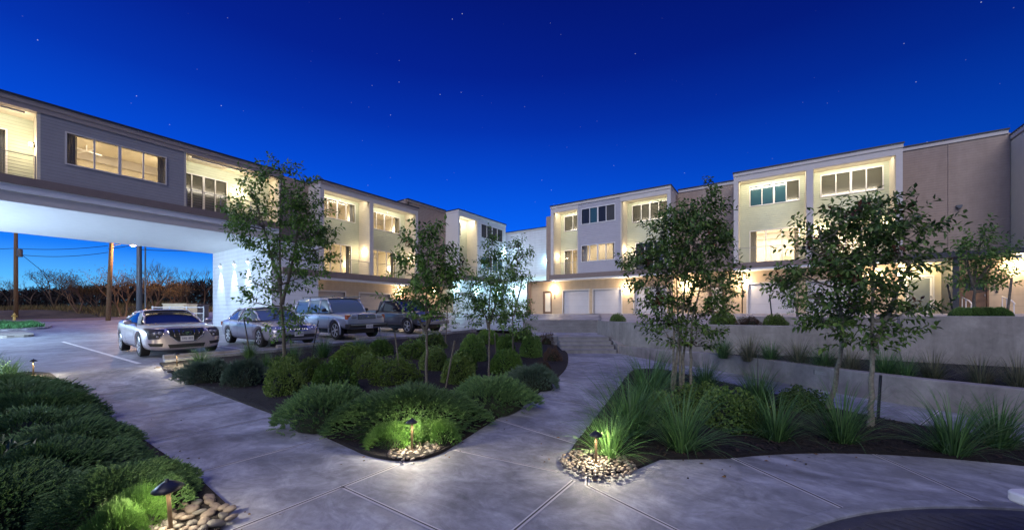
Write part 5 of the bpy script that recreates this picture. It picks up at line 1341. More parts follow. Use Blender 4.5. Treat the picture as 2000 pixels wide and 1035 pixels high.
proto('pg', grassclump(24, 420, arch=.35, w=.010), 'palegrass', 'ornamental_grass')
proto('pg2', grassclump(25, 420, arch=.5, w=.010), 'palegrass', 'ornamental_grass')
def px_place(kind, lab, cat, cx, by, w, top, zfun, group=None, hk=1.0, rk=1.0, name=None, back=.35):
    """width and top are read from the photograph to find real sizes at the plant's own distance"""
    z = 0.1
    for _ in range(5):
        X, Y, _q = gpt(cx, by, z); z = zfun(X,Y)
    Z = FPX*(E-z)/(by-HZ); rad = w/FPX*Z/2
    a = (cx-1000)/FPX; d = Vector((X,Y)).normalized(); stretch = math.sqrt(1+a*a)
    X += d.x*rad*back*2/2; Y += d.y*rad*back*2/2; Zc = Z*(1+rad*back/math.hypot(X,Y))
    h = E-(top-HZ)/FPX*Zc-z
    rad = rad/ (1+.35*(stretch-1))
    return plant(kind, lab, cat, X, Y, z-.02, rad*rk, max(.15,h*hk), group, name=name)
cg = 'shrubs of the central planting bed'
S_ = [
('jun1','feathery juniper sloping to the walkway, left of the big lit mound','juniper',640,828,185,752,1.95),
('jun1','feathery juniper mound right of the big lit mound beside the curved path','juniper',958,800,170,735,1.95),
('box1','clipped round dark green shrub above the left juniper mound','shrub',652,768,104,708,1.0),
('yel1','yellowish round shrub left of the clipped round one','shrub',556,770,86,708,1.0),
('jun3','loose feathery green shrub by the bed edge facing the walkway','juniper',480,752,84,700,2.0),
('jun3','low dark juniper beside the grass clump near the coupe','juniper',408,745,96,701,2.0),
('box2','round dark green shrub beside the curved path, just below the tree cluster','shrub',988,730,80,683,1.0),
('yel2','round yellowish shrub behind the right juniper mound','shrub',897,748,80,695,1.0),
('box1','round shrub nearest the steps at the upper right of the bed','shrub',1037,697,52,655,1.0),
('jun3','bluish low juniper at the right rim of the bed','juniper',1042,757,100,712,2.0),
('yel2','yellow green shrub behind the slender middle tree','shrub',850,722,66,680,1.0),
('box2','round green shrub left of the tree cluster trunks','shrub',924,704,66,655,1.0),
('yel1','wide yellow green shrub left of the middle tree trunk','shrub',772,748,110,700,1.0),
('yel1','yellow green shrub below the off road car','shrub',690,716,100,676,1.0),
('box2','small round shrub below the pickup','shrub',742,694,62,664,1.0),
('rust','reddish low shrub at the curving rim, below the steps','shrub',1080,704,38,680,1.0),
('rust','dark reddish shrub at the top rim of the bed beside the steps','shrub',1070,672,44,652,1.0),
('box1','small round shrub between the tree cluster trunks','shrub',988,690,44,656,1.0),
('dark1','loose leafy shrub at the foot of the large left tree','shrub',560,726,70,695,1.0),
('dark1','loose leafy shrub between two yellow green shrubs','shrub',810,700,70,668,1.0),
('yel2','small yellowish shrub left of the large tree trunk foot','shrub',610,742,70,700,1.0),
('rust','rust brown low shrub by the bluish juniper','shrub',1062,726,34,704,1.0),
('box2','round dark shrub behind the yellowish shrub, centre of the bed','shrub',905,722,60,684,1.0),
('dark1','leafy dark shrub in front of the pickup bonnet','shrub',845,680,64,650,1.0),
('box1','dark round shrub at the far end of the bed','shrub',950,672,60,646,1.0),
('dark1','dark leafy shrub at the far end of the bed near the landing','shrub',1020,668,60,644,1.0),
('yel1','yellow green shrub in the middle row, in front of the small round shrub','shrub',720,735,80,695,1.0),
]
for k, lab, cat, cx, by, w, top, hk in S_: px_place(k, lab, cat, cx, by, w, top, zb, cg, hk=hk*(.94 if hk > 1.5 else .95), rk=(1.0 if cat == 'juniper' else .80))
plant('jun5', 'largest feathery juniper mound, behind the lit path lamp at the bed tip', 'juniper', -4.0, 3.42, .02, .93, .90, cg)
gg = 'grass clumps in the central bed'
for k, lab, cx, by, w, top in (
 ('gr2','lit grass clump beside the small lamp in front of the coupe',392,722,80,672),('gr1','grass clump in front of the sedan',487,702,70,665),('gr3','grass clump below the rear wheel of the sedan',575,706,60,664),
 ('gr1','grass clump between sedan and off road car',632,698,60,654),('gr1','grass clump under the off road car bumper',702,692,60,655),('gr2','grass clump below the pickup wheel',745,682,54,648),('gr3','grass clump at the sedan bumper',520,716,60,680)):
    o = px_place(k, lab, 'grass', cx, by, w, top, zb, gg, back=.0); o.scale = (o.scale.z*.9, o.scale.z*.9, o.scale.z)
# left foreground bed
lg = 'spreading junipers of the left foreground bed'
for X, Y, s_, h, k, lab in ((-4.12,.70,.54,.60,'jun5','nearest juniper mound, lit green beside the foreground lamp'),(-4.55,.12,.62,.72,'jun5','large feathery juniper behind the foreground lamp'),(-5.05,.40,.66,.70,'jun5','juniper mound, second back from the foreground lamp'),(-6.0,.62,.62,.68,'jun4','dark juniper overhanging the walkway joint, third back'),
   (-6.9,.42,.66,.70,'jun1','dark juniper mound, fourth back along the walkway'),(-7.9,.50,.75,.80,'jun4','dark juniper mound midway along the left bed'),(-9.0,.42,.85,.86,'jun1','juniper at the far third of the left bed'),(-10.2,.45,.85,.80,'jun2','juniper near the far end of the left bed'),(-11.6,.35,.8,.7,'jun2','last juniper before the far left grass clump')):
    plant(k, lab, 'juniper', X, Y, .02, s_*.87, h*(.92+.14*((X*7)%1)), lg)
for X, Y, s_, lab in ((-3.62,.69,.16,'bright green low plant directly under the foreground lamp, left of the stones'),(-3.47,.55,.13,'bright green low plant at the bottom edge, left of the foreground lamp')):
    plant('bri', lab, 'ground cover plant', X, Y, .02, s_, .5)
# lit low growth round the tip lamp of the centre bed
for X, Y, s_, lab in ((-3.53,2.74,.24,'bright lit low plant left of the bed tip lamp'),(-3.43,3.02,.26,'bright lit low plant behind the bed tip lamp'),(-3.16,3.16,.20,'bright lit low plant right of the bed tip lamp')):
    plant('bri', lab, 'ground cover plant', X, Y, .02, s_, .46)
plant('gr3', 'sparse bright grass tuft behind the bed tip lamp', 'grass', -3.30, 2.95, .02, .34, .34)
# glossy broad leaved shrub
def broadshrub(seed):
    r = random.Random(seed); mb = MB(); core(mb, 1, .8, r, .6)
    for i in range(900):
        v = rvec(r); v.z = abs(v.z); c = Vector((v.x,v.y,v.z*.85))*r.uniform(.6,1.05); d = (v+rvec(r)*.8).normalized(); leafquad(mb, c, d, d.orthogonal().normalized(), r.uniform(.16,.28), r.uniform(.03,.05))
    return mb
proto('broad', broadshrub(5), ['broad','core'], 'glossy_shrub')
plant('broad', 'glossy broad leaved shrub at the left edge between junipers', 'shrub', -5.35, .05, .02, .42, .46)
plant('broad', 'glossy broad leaved shrub at the far left, middle of the juniper bed', 'shrub', -7.2, -.02, .02, .5, .46)
for X, Y, s_, lab in ((-13.4,.30,.62,'tall grass clump at the left edge beside the far left lamp'),(-14.0,.6,.5,'grass clump just behind the far left lamp'),(-12.6,.25,.5,'grass clump at the left edge, in front of the far left lamp')):
    plant('gr1', lab, 'grass', X, Y, .02, s_, s_)
# right island grasses
rg = 'grass clumps of the right hand island'
zr_ = lambda x, y: .028
for k, lab, cx, by, w, top in (
 ('gr2','brightly lit grass clump behind the path lamp at the island tip',1190,890,150,795),('gr1','grass clump leaning over the curved path, above the lit one',1232,850,150,735),('gr1','tall grass clump at the upper left of the island',1268,790,100,694),
 ('gr2','wide grass clump in front of the multi stemmed tree',1332,878,140,765),('gr1','grass clump behind the multi stemmed tree, facing the low wall',1378,765,90,705),('gr2','grass clump in front of the thin stake, middle of the island',1515,858,120,765),
 ('gr1','taller grass clump behind the middle one, beside the thin stake',1480,795,120,720),('gr2','grass clump at the foot of the right tree',1645,862,140,755),('gr2','grass clump right of the right tree',1860,885,150,775),('gr1','grass clump at the right edge of the island',1948,872,140,780),
 ('gr3','small grass clump at the island top by the curved path',1300,755,70,700)):
    o = px_place(k, lab, 'grass', cx, by, w, top, zr_, rg, back=.0); o.scale = (o.scale.z*1.18, o.scale.z*1.18, o.scale.z*1.08)
for cx, by, w, top, lab in ((1425,835,110,770,'low leafy shrub right of the multi stemmed tree'),(1370,800,90,755,'low leafy shrub just behind the multi stemmed tree foot'),(1565,800,90,762,'low leafy shrub between the middle grass clumps and the right tree'),(1300,830,80,775,'low dark shrub left of the multi stemmed tree foot'),(1470,840,80,790,'small dark shrub beside the middle grass clump')):
    px_place('dark1', lab, 'shrub', cx, by, w, top, zr_, 'low shrubs of the right hand island')
# planter between walls
zp = lambda x, y: .36
pgp = 'grasses in the planter between the walls'
for i, (cx, by, w, top, k, lab) in enumerate(((1412,698,50,660,'gr1','small green plant at the narrow left end of the wall planter'),(1462,704,44,658,'pg','brownish upright plant, second from the left in the wall planter'),(1505,708,60,668,'gr1','low green plant, third from the left in the wall planter'),(1560,715,80,665,'pg2','brown green grass behind the right tree crown, left'),(1610,722,70,675,'gr1','green grass in the wall planter behind the right tree'),
   (1660,728,80,680,'pg','dim grass directly behind the right tree trunks'),(1730,735,80,685,'gr1','dark green grass right of the right tree trunk'),(1822,742,90,690,'pg','pale feathery grass, brightest in the wall planter'),(1915,752,110,698,'pg2','feathery grass between the two palest of the wall planter'),(1990,760,90,700,'pg','grass at the right edge of the wall planter'),(1770,740,60,690,'gr3','thin dark grass between two pale ones in the wall planter'))):
    o = px_place(k, lab, 'grass', cx, by, w, top, zp, pgp, back=.0); o.scale = (o.scale.z*1.3, o.scale.z*1.3, o.scale.z*1.1)
zq_ = lambda x, y: 1.08
for X, Y, s_, h, k, lab in ((-5.6,16.2,.30,.32,'yel1','light green tuft on the terrace at the left end of the curved wall'),(-1.3,13.6,.34,.40,'yel1','olive shrub on the terrace behind the multi stemmed tree'),(-.6,13.7,.30,.26,'rust','reddish low plant on the terrace beside the olive shrub'),(.05,13.6,.28,.32,'yel2','light green low shrub on the terrace left of the leaning stake'),(1.5,13.7,.32,.32,'box1','small green shrub on the terrace behind the right tree')):
    plant(k, lab, 'shrub', X, Y, zq_(X,Y), s_, h)
for i, (X, lab) in enumerate(((3.62,'low hedge shrub, left of the upper right tree'),(3.80,'low hedge shrub under the upper right tree'),(3.98,'low hedge shrub right of the upper right tree'),(4.16,'low hedge shrub, rightmost of the hedge by the handrails'))):
    plant('box2', lab, 'shrub', X, 13.2, 1.36, .22, .24, 'low hedge on the upper right wall')

# ------------------------------------------------------------------ trees
def tree(name, lab, X, Y, z, stems, lobes, nleaf, seed, leafm='leaf', barkm='bark', lsize=.075, r0=.035, red=0, group=None, per=12):
    """stems: list of polylines in (right, up, deep) metres from the base; lobes: (right, up, deep, rx, rz, weight)"""
    r = random.Random(seed); t = thing(name, lab, 'tree', (X,Y,z), 0, group)
    rt = Vector((CT,ST,0)); dp = Vector((-ST,CT,0)); up = Vector((0,0,1))
    W = lambda q: rt*q[0]+up*q[1]+dp*q[2]
    tb = MB(); nodes = []
    for st in stems:
        pts = [W(p) for p in st]; k = len(pts); fine = []
        for i in range(k-1):
            for j in range(4):
                u = j/4; fine.append(pts[i].lerp(pts[i+1],u)+Vector((r.gauss(0,.006),r.gauss(0,.006),0)))
        fine.append(pts[-1]); n = len(fine); rad = [r0*(1-.80*i/(n-1)) for i in range(n)]; rad[0] *= 1.35
        tb.tube(fine, rad, 8, cap=False); nodes += [(p, rad[i]) for i, p in enumerate(fine) if i > n*.30]
    cl = []; tw = sum(l[5] for l in lobes); lf = MB(); lr = MB()
    for L in lobes:
        c = W(L[:3]); 
        cand = [nd for nd in nodes if nd[0].z < c.z-.05] or nodes
        nd = min(cand, key=lambda q: (q[0]-c).length+.4*abs((c.z-q[0].z)-.6*math.hypot(c.x-q[0].x,c.y-q[0].y)))
        mid = nd[0].lerp(c,.5)+Vector((0,0,-.04)); limb = [nd[0], mid+rvec(r)*.03, c+Vector((0,0,-.1*L[4])), c+Vector((0,0,L[4]*.6))]
        tb.tube(limb, [min(nd[1],r0*.5), r0*.36, r0*.25, r0*.12], 5, cap=False)
        lim2 = [limb[0].lerp(limb[1],.6), limb[1], limb[1].lerp(limb[2],.5), limb[2], limb[2].lerp(limb[3],.5)]
        nc = max(2, int(nleaf*L[5]/tw/per))
        for i in range(nc):
            v = rvec(r); k = r.random()**.42
            p = c+rt*v.dot(rt)*L[3]*k+dp*v.dot(dp)*L[3]*.9*k+up*v.z*L[4]*k
            b = min(lim2, key=lambda q: (q-p).length+(.25 if q.z > p.z else 0)); 
            m_ = b.lerp(p,.5)+rvec(r)*.04+Vector((0,0,.03))
            tb.tube([b,m_,p], [r0*.13,r0*.09,r0*.05], 3, cap=False)
            d = ((p-b).normalized()*1.0+rvec(r)*.4+Vector((0,0,.15))).normalized(); TL_ = lsize*r.uniform(2.2,3.8)
            tgt = lr if (red and r.random() < red*(1 if v.z > 0 and p.z > c.z else .2)) else lf
            tb.tube([p,p+d*TL_], [r0*.05,r0*.03], 3, cap=False)
            for q in range(per):
                u = q/per; s0 = d.orthogonal().normalized(); a = q*2.4+r.uniform(-.4,.4); side = (s0*math.cos(a)+d.cross(s0)*math.sin(a))
                ld = (d*.55+side*.9+Vector((0,0,-.28))+rvec(r)*.3).normalized(); nn = (up+rvec(r)*.55); nn = (nn-ld*nn.dot(ld)).normalized()
                leafquad(tgt, p+d*TL_*u, ld, nn, lsize*r.uniform(.7,1.25), lsize*r.uniform(.19,.27))
    tb.build('trunk', barkm, t, world=False, recalc=False, sm=True); lf.build('crown', leafm, t, world=False, recalc=False)
    if lr.v: lr.build('red_leaves', 'redtip', t, world=False, recalc=False)
    return t
def lobes_px(cx, by, Z, E_, items):
    """crown lobes read off as (px x, px y, px half width, px half height, depth m, weight)"""
    out = []
    for x, y, w, h, d, wt in items: out.append(((x-cx)/FPX*Z, (by-y)/FPX*Z, d, w/FPX*Z*.80, h/FPX*Z*.84, wt))
    return out
def treebase(cx, by, zfun):
    z = .1
    for _ in range(5): X, Y, _q = gpt(cx, by, z); z = zfun(X,Y)
    return X, Y, z, FPX*(E-z)/(by-HZ)
# large left tree
X, Y, z, Z = treebase(556, 706, zb)
lb_ = lobes_px(556,706,Z,0,[(520,335,18,22,.0,.5),(548,330,16,22,.1,.5),(500,380,38,30,-.2,1),(560,385,42,36,.2,1.6),(595,360,14,18,0,.35),(600,410,40,34,.1,1.4),(470,415,32,24,.1,.8),(520,430,50,36,-.3,1.8),(580,455,50,34,.3,1.8),(625,455,32,26,-.1,1),(560,500,60,34,-.2,2),(500,480,34,26,.2,.9),(610,500,34,24,.2,.9),(590,540,40,24,-.1,.9),(540,555,34,20,.1,.7),(640,480,20,18,0,.5),(450,430,16,14,0,.3),(510,590,30,20,-.2,.6),(535,620,28,20,0,.5),(575,610,26,24,.1,.5),(490,550,16,9,.1,.2),(560,640,18,18,-.1,.3)])
tree('young_tree', 'tall left hand tree with broad leafy crown before the bridge end and sedan', X,Y,z, [[(0,0,0),(-.03,.7,.0),(-.10,1.5,0),(-.13,2.3,.03),(-.14,3.3,0),(-.12,4.4,0),(-.1,5.0,0)],[(-.08,1.55,0),(.12,2.4,.05),(.3,3.2,0),(.4,3.9,0)],[(-.1,2.1,0),(-.35,2.8,0),(-.6,3.5,.1),(-.7,4.0,.1)]], lb_, 4900, 101, lsize=.135, r0=.052)
X, Y, z, Z = treebase(832, 757, zb)
lb_ = lobes_px(832,757,Z,0,[(835,455,16,18,0,.5),(850,480,24,22,.1,.9),(820,490,24,22,-.1,.9),(862,510,24,18,0,.8),(840,530,34,26,.15,1.4),(800,505,20,16,0,.5),(875,535,22,18,.1,.7),(815,560,32,22,-.15,1.1),(860,570,30,22,0,1),(785,525,14,14,0,.3),(835,595,38,20,.1,.9),(800,595,20,14,0,.35),(880,590,18,16,.1,.35),(775,580,12,10,0,.2),(830,620,36,14,0,.4)])
tree('young_tree', 'slender single trunked tree standing in the middle of the central bed', X,Y,z, [[(0,0,0),(.02,.7,0),(.01,1.3,0),(.0,1.9,0),(.03,2.5,0),(.03,2.9,0)],[(.01,1.15,0),(.2,1.6,.05),(.35,2.0,.05)],[(0,1.1,0),(-.25,1.5,0),(-.4,1.8,-.05)]], lb_, 2400, 102, lsize=.11, r0=.030, red=.05)
X, Y, z, Z = treebase(955, 738, zb)
lb_ = lobes_px(955,738,Z,0,[(961,478,10,18,0,.4),(958,510,18,22,0,.8),(975,545,26,24,.1,1),(945,555,22,20,-.1,.8),(960,590,34,22,0,1.2),(930,600,18,18,0,.5),(950,625,34,16,.1,.8),(985,610,18,18,0,.5),(915,580,10,10,0,.2)])
tree('young_tree', 'narrow pale trunked tree, front one of the cluster near the end of the bed', X,Y,z, [[(0,0,0),(.01,.8,0),(.0,1.6,0),(.05,2.3,0),(.06,2.9,0)],[(.0,1.1,0),(-.15,1.6,0)],[(.0,1.2,0),(.18,1.8,0)]], lb_, 2300, 103, lsize=.095, r0=.024)
X, Y, z, Z = treebase(1002, 700, zb)
lb_ = lobes_px(1002,700,Z,0,[(1012,480,9,16,0,.4),(1020,500,12,16,0,.5),(1000,515,18,20,.1,.8),(1018,545,18,18,0,.7),(995,560,24,20,-.1,1),(1010,595,24,20,0,.8),(985,620,22,18,0,.6),(1022,625,14,24,.1,.6),(1005,645,24,12,0,.4)])
tree('young_tree', 'upright thin tree, rear one of the cluster near the end of the bed', X,Y,z, [[(0,0,0),(.0,.8,0),(-.03,1.6,0),(.1,2.6,0),(.16,3.4,0)],[(.01,1.3,0),(.2,2.0,0),(.3,2.6,0)]], lb_, 2300, 104, lsize=.105, r0=.028)
X, Y, z, Z = treebase(870, 672, zb)
lb_ = lobes_px(870,672,Z,0,[(880,560,20,20,0,.6),(862,600,18,18,0,.5),(885,610,18,20,0,.5),(875,635,20,14,0,.4),(905,590,12,16,0,.3)])
tree('young_tree', 'small sparse sapling behind the middle tree, in front of the cyan lit garages', X,Y,z, [[(0,0,0),(.05,.8,0),(.1,1.6,0),(.15,2.4,0)]], lb_, 1000, 105, lsize=.08, r0=.022)
# multi stemmed tree on the island
X, Y, z, Z = treebase(1330, 785, zr_)
lb_ = lobes_px(1330,785,Z,0,[(1388,385,10,18,0,.35),(1378,405,20,18,0,.6),(1335,415,18,12,0,.5),(1320,425,32,22,.1,1),(1365,435,40,26,-.1,1.6),(1300,450,34,26,.1,1.3),(1340,475,60,34,-.2,2.6),(1400,460,26,26,.1,1),(1425,470,18,14,0,.4),(1380,500,46,30,.2,2),(1290,490,40,30,0,1.8),(1255,515,28,20,.1,.8),(1240,520,16,12,0,.3),(1320,530,56,32,-.1,2.4),(1375,560,44,34,-.2,2),(1280,555,44,30,.1,1.6),(1415,535,22,22,0,.6),(1320,590,52,30,.1,1.8),(1270,600,28,22,-.1,.7),(1380,610,34,28,0,1.2),(1300,640,40,24,.1,1.2),(1355,645,38,20,-.1,1.0),(1310,672,30,12,0,.45),(1365,675,20,10,0,.3)])
tree('young_tree', 'dense dark tree with five slim pale stems on the right hand island', X,Y,z,
  [[(-.17,0,.0),(-.13,.6,0),(-.11,1.2,0),(-.2,2.0,0),(-.35,2.8,0)],[(-.09,0,.1),(-.08,.6,0),(-.04,1.2,0),(-.02,2.0,.1),(.0,3.0,0)],[(.0,0,0),(-.02,.6,0),(.0,1.2,0),(.08,2.0,0),(.3,3.0,0),(.45,3.5,0)],[(.06,0,.05),(.06,.7,.05),(.1,1.3,0),(.2,2.2,-.1),(.35,2.9,-.1)],[(.13,0,-.05),(.16,.7,0),(.17,1.3,0),(.35,2.0,0),(.6,2.6,0)]], lb_, 6900, 106, leafm='leafred', barkm='barkpale', lsize=.09, r0=.026, red=.03)
# right tree
X, Y, z, Z = treebase(1700, 832, zr_)
lb_ = lobes_px(1700,832,Z,0,[(1715,400,22,14,0,.5),(1680,410,24,14,.1,.6),(1735,420,26,20,0,.8),(1650,425,26,18,0,.7),(1785,425,22,16,.1,.5),(1815,440,20,14,0,.4),(1700,450,50,26,-.1,2),(1640,465,40,24,.1,1.4),(1765,460,36,26,0,1.2),(1600,450,26,14,0,.5),(1590,480,26,20,.1,.8),(1680,500,56,30,.1,2.4),(1620,520,40,28,-.1,1.6),(1740,505,46,28,-.1,1.6),(1800,510,24,14,0,.4),(1570,535,32,24,0,1),(1550,560,24,20,.1,.6),(1660,555,54,30,-.2,2.2),(1730,560,46,30,.2,1.6),(1600,590,40,26,0,1.2),(1680,610,54,28,.1,1.8),(1750,610,38,20,0,.9),(1790,600,26,14,0,.4),(1620,630,40,20,.1,.9),(1700,655,44,22,0,1),(1650,665,24,12,0,.35),(1715,682,18,14,0,.25),(1760,645,20,12,0,.3)])
tree('young_tree', 'wide spreading tree on two pale trunks at the right, back lit by balcony lamps', X,Y,z,
  [[(0,0,0),(.01,.5,0),(.03,.95,0),(.02,1.5,0),(.05,2.1,0),(.12,2.7,0)],[(-.12,.12,.5),(-.14,.6,.35),(-.19,1.05,.2),(-.3,1.5,.1),(-.5,2.1,0),(-.65,2.4,0)],[(.03,1.0,0),(.25,1.5,0),(.45,2.0,0),(.65,2.5,0)]], lb_, 5600, 107, leafm='leafred', barkm='barkpale', lsize=.09, r0=.034, red=.06)
# upper right tree on the terrace
Xa, Ya = gp(1902, 10.2); z = 1.2
lb_ = lobes_px(1902,615,10.2,0,[(1920,440,12,14,0,.4),(1915,465,22,20,0,.9),(1880,470,12,16,0,.4),(1885,500,20,22,0,.8),(1925,500,30,24,.1,1.2),(1960,475,18,14,0,.5),(1972,485,12,10,0,.25),(1950,510,22,18,0,.6),(1900,535,30,20,0,.9),(1940,540,20,14,0,.3)])
tree('young_tree', 'small fresh green tree on the upper right wall before the taupe facade', Xa,Ya,z, [[(0,0,0),(0,.6,0),(.02,1.1,0),(.1,1.8,0),(.2,2.4,0)],[(.01,1.0,0),(-.15,1.5,0),(-.2,2.0,0)],[(.02,1.05,0),(.35,1.5,0),(.7,1.85,0)]], lb_, 1500, 108, lsize=.12, r0=.04)
Xa, Ya = gp(1558, 12.8)
lb_ = lobes_px(1558,628,12.8,0,[(1560,545,20,20,0,.8),(1545,570,18,18,0,.6),(1575,575,18,16,0,.6),(1555,595,24,10,0,.4)])
tree('young_tree', 'small tree on the terrace half hidden behind the wide right tree', Xa,Ya,1.1, [[(0,0,0),(0,.5,0),(.02,1.2,0)],[(0,.3,0),(-.1,.8,0),(-.15,1.2,0)]], lb_, 1100, 109, lsize=.08, r0=.03)
Xa, Ya = gp(1392, 13.6)
lb_ = lobes_px(1392,625,13.6,0,[(1410,545,14,16,0,.6),(1395,565,18,16,0,.6),(1410,585,18,16,0,.6),(1420,560,12,14,0,.4)])
tree('young_tree', 'small light green tree on the terrace right behind the multi stemmed tree', Xa,Ya,1.1, [[(0,0,0),(.05,.6,0),(.25,1.5,0)],[(.02,.3,0),(-.05,.8,0),(.0,1.3,0)]], lb_, 1100, 110, lsize=.08, r0=.03)
# stakes
def stake(lab, x0, y0, x1, y1, zfun, Z=None, r=.018, m='black', z0=None):
    if Z: a = (x0-1000)/FPX; X, Y = gp(x0,Z); z = z0
    else: X, Y, z, Z = treebase(x0, y0, zfun)
    dx = (x1-x0)/FPX*Z; h = (y0-y1)/FPX*Z; mb = MB()
    mb.tube([(X,Y,z-.05),(X+dx*CT,Y+dx*ST,z+h)], [r,r*.9], 6); o = mb.build('tree_stake', m); recenter(o, (X,Y,z)); tag(o, lab, 'stake', 'tree stakes')
stake('dark leaning stake left of the tall left tree, before the sedan wheel', 490,702,476,620, zb)
stake('dark leaning stake right of the tall left tree, before the off road car', 608,697,622,626, zb)
stake('long dark stake left of the slender middle tree', 784,745,771,650, zb, m='bark')
stake('leaning stake right of the slender middle tree', 870,757,888,665, zb, m='bark')
stake('thin short stake beside the front tree of the cluster', 969,706,966,650, zb, m='bark')
stake('thick dark stake immediately right of the right hand tree trunk', 1714,822,1720,732, zr_, r=.019)
stake('very thin upright rod at the back of the right hand island', 1480,800,1480,692, zr_, r=.006)
stake('leaning dark stake on the terrace left of the wide right tree', 1510,634,1503,572, None, 11.5, .022, z0=1.08)
stake('leaning dark stake beside the lit glass entrance', 1864,613,1850,548, None, 10.3, .022, z0=1.38)
stake('leaning rusty stake right of the small upper tree', 1966,616,1976,538, None, 9.6, .025, 'bark', z0=1.38)

# ------------------------------------------------------------------ path lamps and stones
def path_lamp(lab, X, Y, z=.02, h=.36, power=9, tilt=0, cs=.72):
    t = thing('path_lamp', lab, 'path lamp', (X,Y,z), random.uniform(0,6), 'low path lamps')
    t.rotation_euler = (R(tilt), R(tilt*.6), 0)
    mb = MB(); mb.tube([(0,0,-.05),(0,0,h-.045)], .0125, 12); mb.lathe([(.0,-.0),(.028,0),(.028,.012),(.016,.02),(0,.02)], n=14); mb.build('stem', 'bronze', t, world=False, sm=False)
    mb = MB(); mb.lathe([(r_*cs, h+(z_-h)*cs-(1-cs)*.048) for r_, z_ in [(.088,h-.052),(.092,h-.048),(.060,h-.022),(.030,h+.002),(.012,h+.008),(.010,h+.022),(.001,h+.026),(.001,h+.0),(.028,h-.006),(.058,h-.030),(.086,h-.054)]], n=28); mb.build('cap', 'black', t, world=False, sm=True)
    mb = MB(); mb.lathe([(.001,h-.050),(.016,h-.048),(.018,h-.035),(.016,h-.015),(.001,h-.012)], n=12); mb.build('bulb', 'bulbsmall', t, world=False, sm=True)
    ld = bpy.data.lights.new('lamp_light', 'POINT'); ld.energy = power; ld.color = (1,.86,.60); ld.shadow_soft_size = .034
    o = bpy.data.objects.new('lamp_light', ld); col.objects.link(o); o.parent = t; o.location = (.0,0,h-.060)
    return t
path_lamp('foreground path lamp with black conical cap and bronze stem, bottom left', -3.34,.80, tilt=4, power=32, cs=.92)
path_lamp('path lamp glowing inside the pointed tip of the central bed', -3.18,2.73, power=62)
path_lamp('path lamp in the ring of stones at the tip of the right hand island', -1.42,3.50, h=.34, power=64)
path_lamp('distant path lamp at the left edge beside the tall grass', -13.0,.86, z=.16, power=90)
path_lamp('distant path lamp near the coupe at the corner of the central bed', -12.3,3.05, z=.15, power=80)
def stone_mesh(seed, m):
    r = random.Random(seed); mb = MB(); blob(mb, (0,0,0), (1,.72,.5), ex=.9); o_ = Vector((r.uniform(0,9),r.uniform(0,9),r.uniform(0,9)))
    mb.v = [tuple(Vector(v)*(1+.22*noise.noise(Vector(v)*1.3+o_))) for v in mb.v]
    o = mb.build('river_stone', m, None, sm=True); me = o.data; bpy.data.objects.remove(o); return me
SM = [stone_mesh(i, 'stone' if i % 3 else 'stone2') for i in range(9)]
def stones(lab, group, inside, x0, x1, y0, y1, n, s0, s1, z=.03, tries=6000, seed=5):
    r = random.Random(seed); placed = []
    for _ in range(tries):
        if len(placed) >= n: break
        x, y, s_ = r.uniform(x0,x1), r.uniform(y0,y1), r.uniform(s0,s1)
        if not inside(x,y): continue
        if any((x-a)**2+(y-b)**2 < (.80*(s_+c))**2 for a,b,c in placed): continue
        placed.append((x,y,s_))
        o = bpy.data.objects.new('river_stone', r.choice(SM)); col.objects.link(o); o.location = (x,y,z+s_*.28)
        o.rotation_euler = (r.uniform(-.35,.35), r.uniform(-.35,.35), r.uniform(0,6.28)); o.scale = (s_,s_*r.uniform(.85,1.1),s_*r.uniform(.8,1.15)); tag(o, lab, 'stone', group)
stones('smooth brown river stone in the patch beside the foreground lamp', 'river stones beside the foreground lamp', lambda x, y: (x+3.42)**2+(y-.90)**2 < .36**2 and y < 1.13 and x < -3.10-.35*max(0,y-.9) and (x+3.34)**2+(y-.80)**2 > .03**2, -3.7,-3.0,.4,1.15, 70, .036,.055, seed=5)
stones('smooth tan river stone at the lit tip of the central bed', 'river stones at the tip of the central bed', lambda x, y: (x+3.16)**2+(y-2.74)**2 < .27**2 and (x+3.18)**2+(y-2.73)**2 > .025**2 and not (x > -2.95), -3.5,-2.9,2.44,3.02, 56, .020,.036, seed=6)
stones('smooth tan river stone in the ring at the tip of the right hand island', 'river stones at the tip of the right hand island', lambda x, y: (x+1.42)**2/1.15+(y-3.54)**2 < .34**2 and (x+1.42)**2+(y-3.50)**2 > .025**2, -1.9,-.95,3.1,4.0, 150, .019,.031, seed=7)
stones('pale river stone in the patch around the distant lamp near the coupe', 'river stones around the distant lamp near the coupe', lambda x, y: (x+12.6)**2/1.6+(y-3.0)**2/.35 < 1 and y > 2.72, -14,-11.3,2.7,3.7, 60, .05,.075, z=.12, seed=8)

# ------------------------------------------------------------------ sky, light, camera
w = bpy.data.worlds.new('World'); sc.world = w; w.use_nodes = True
nt = w.node_tree; N = nt.nodes; L = nt.links; bg = N['Background']
tc = N.new('ShaderNodeTexCoord'); sp = N.new('ShaderNodeSeparateXYZ'); L.new(tc.outputs['Generated'], sp.inputs[0])
rp = N.new('ShaderNodeValToRGB'); cr = rp.color_ramp; L.new(sp.outputs[2], rp.inputs[0])
SKY = [(0.0,(.26,.62,.84)),(.06,(.08,.40,.84)),(.12,(.008,.17,.78)),(.22,(.0015,.095,.72)),(.33,(.001,.055,.53)),(.43,(.001,.027,.35)),(.53,(.001,.013,.23)),(.64,(.001,.008,.16)),(.8,(.03,.07,.6)),(1.0,(.03,.08,.7))]
cr.elements[0].position = SKY[0][0]; cr.elements[0].color = (*SKY[0][1],1); cr.elements[1].position = 1; cr.elements[1].color = (*SKY[-1][1],1)
for p_, c_ in SKY[1:-1]:
    e = cr.elements.new(p_); e.color = (*c_,1)
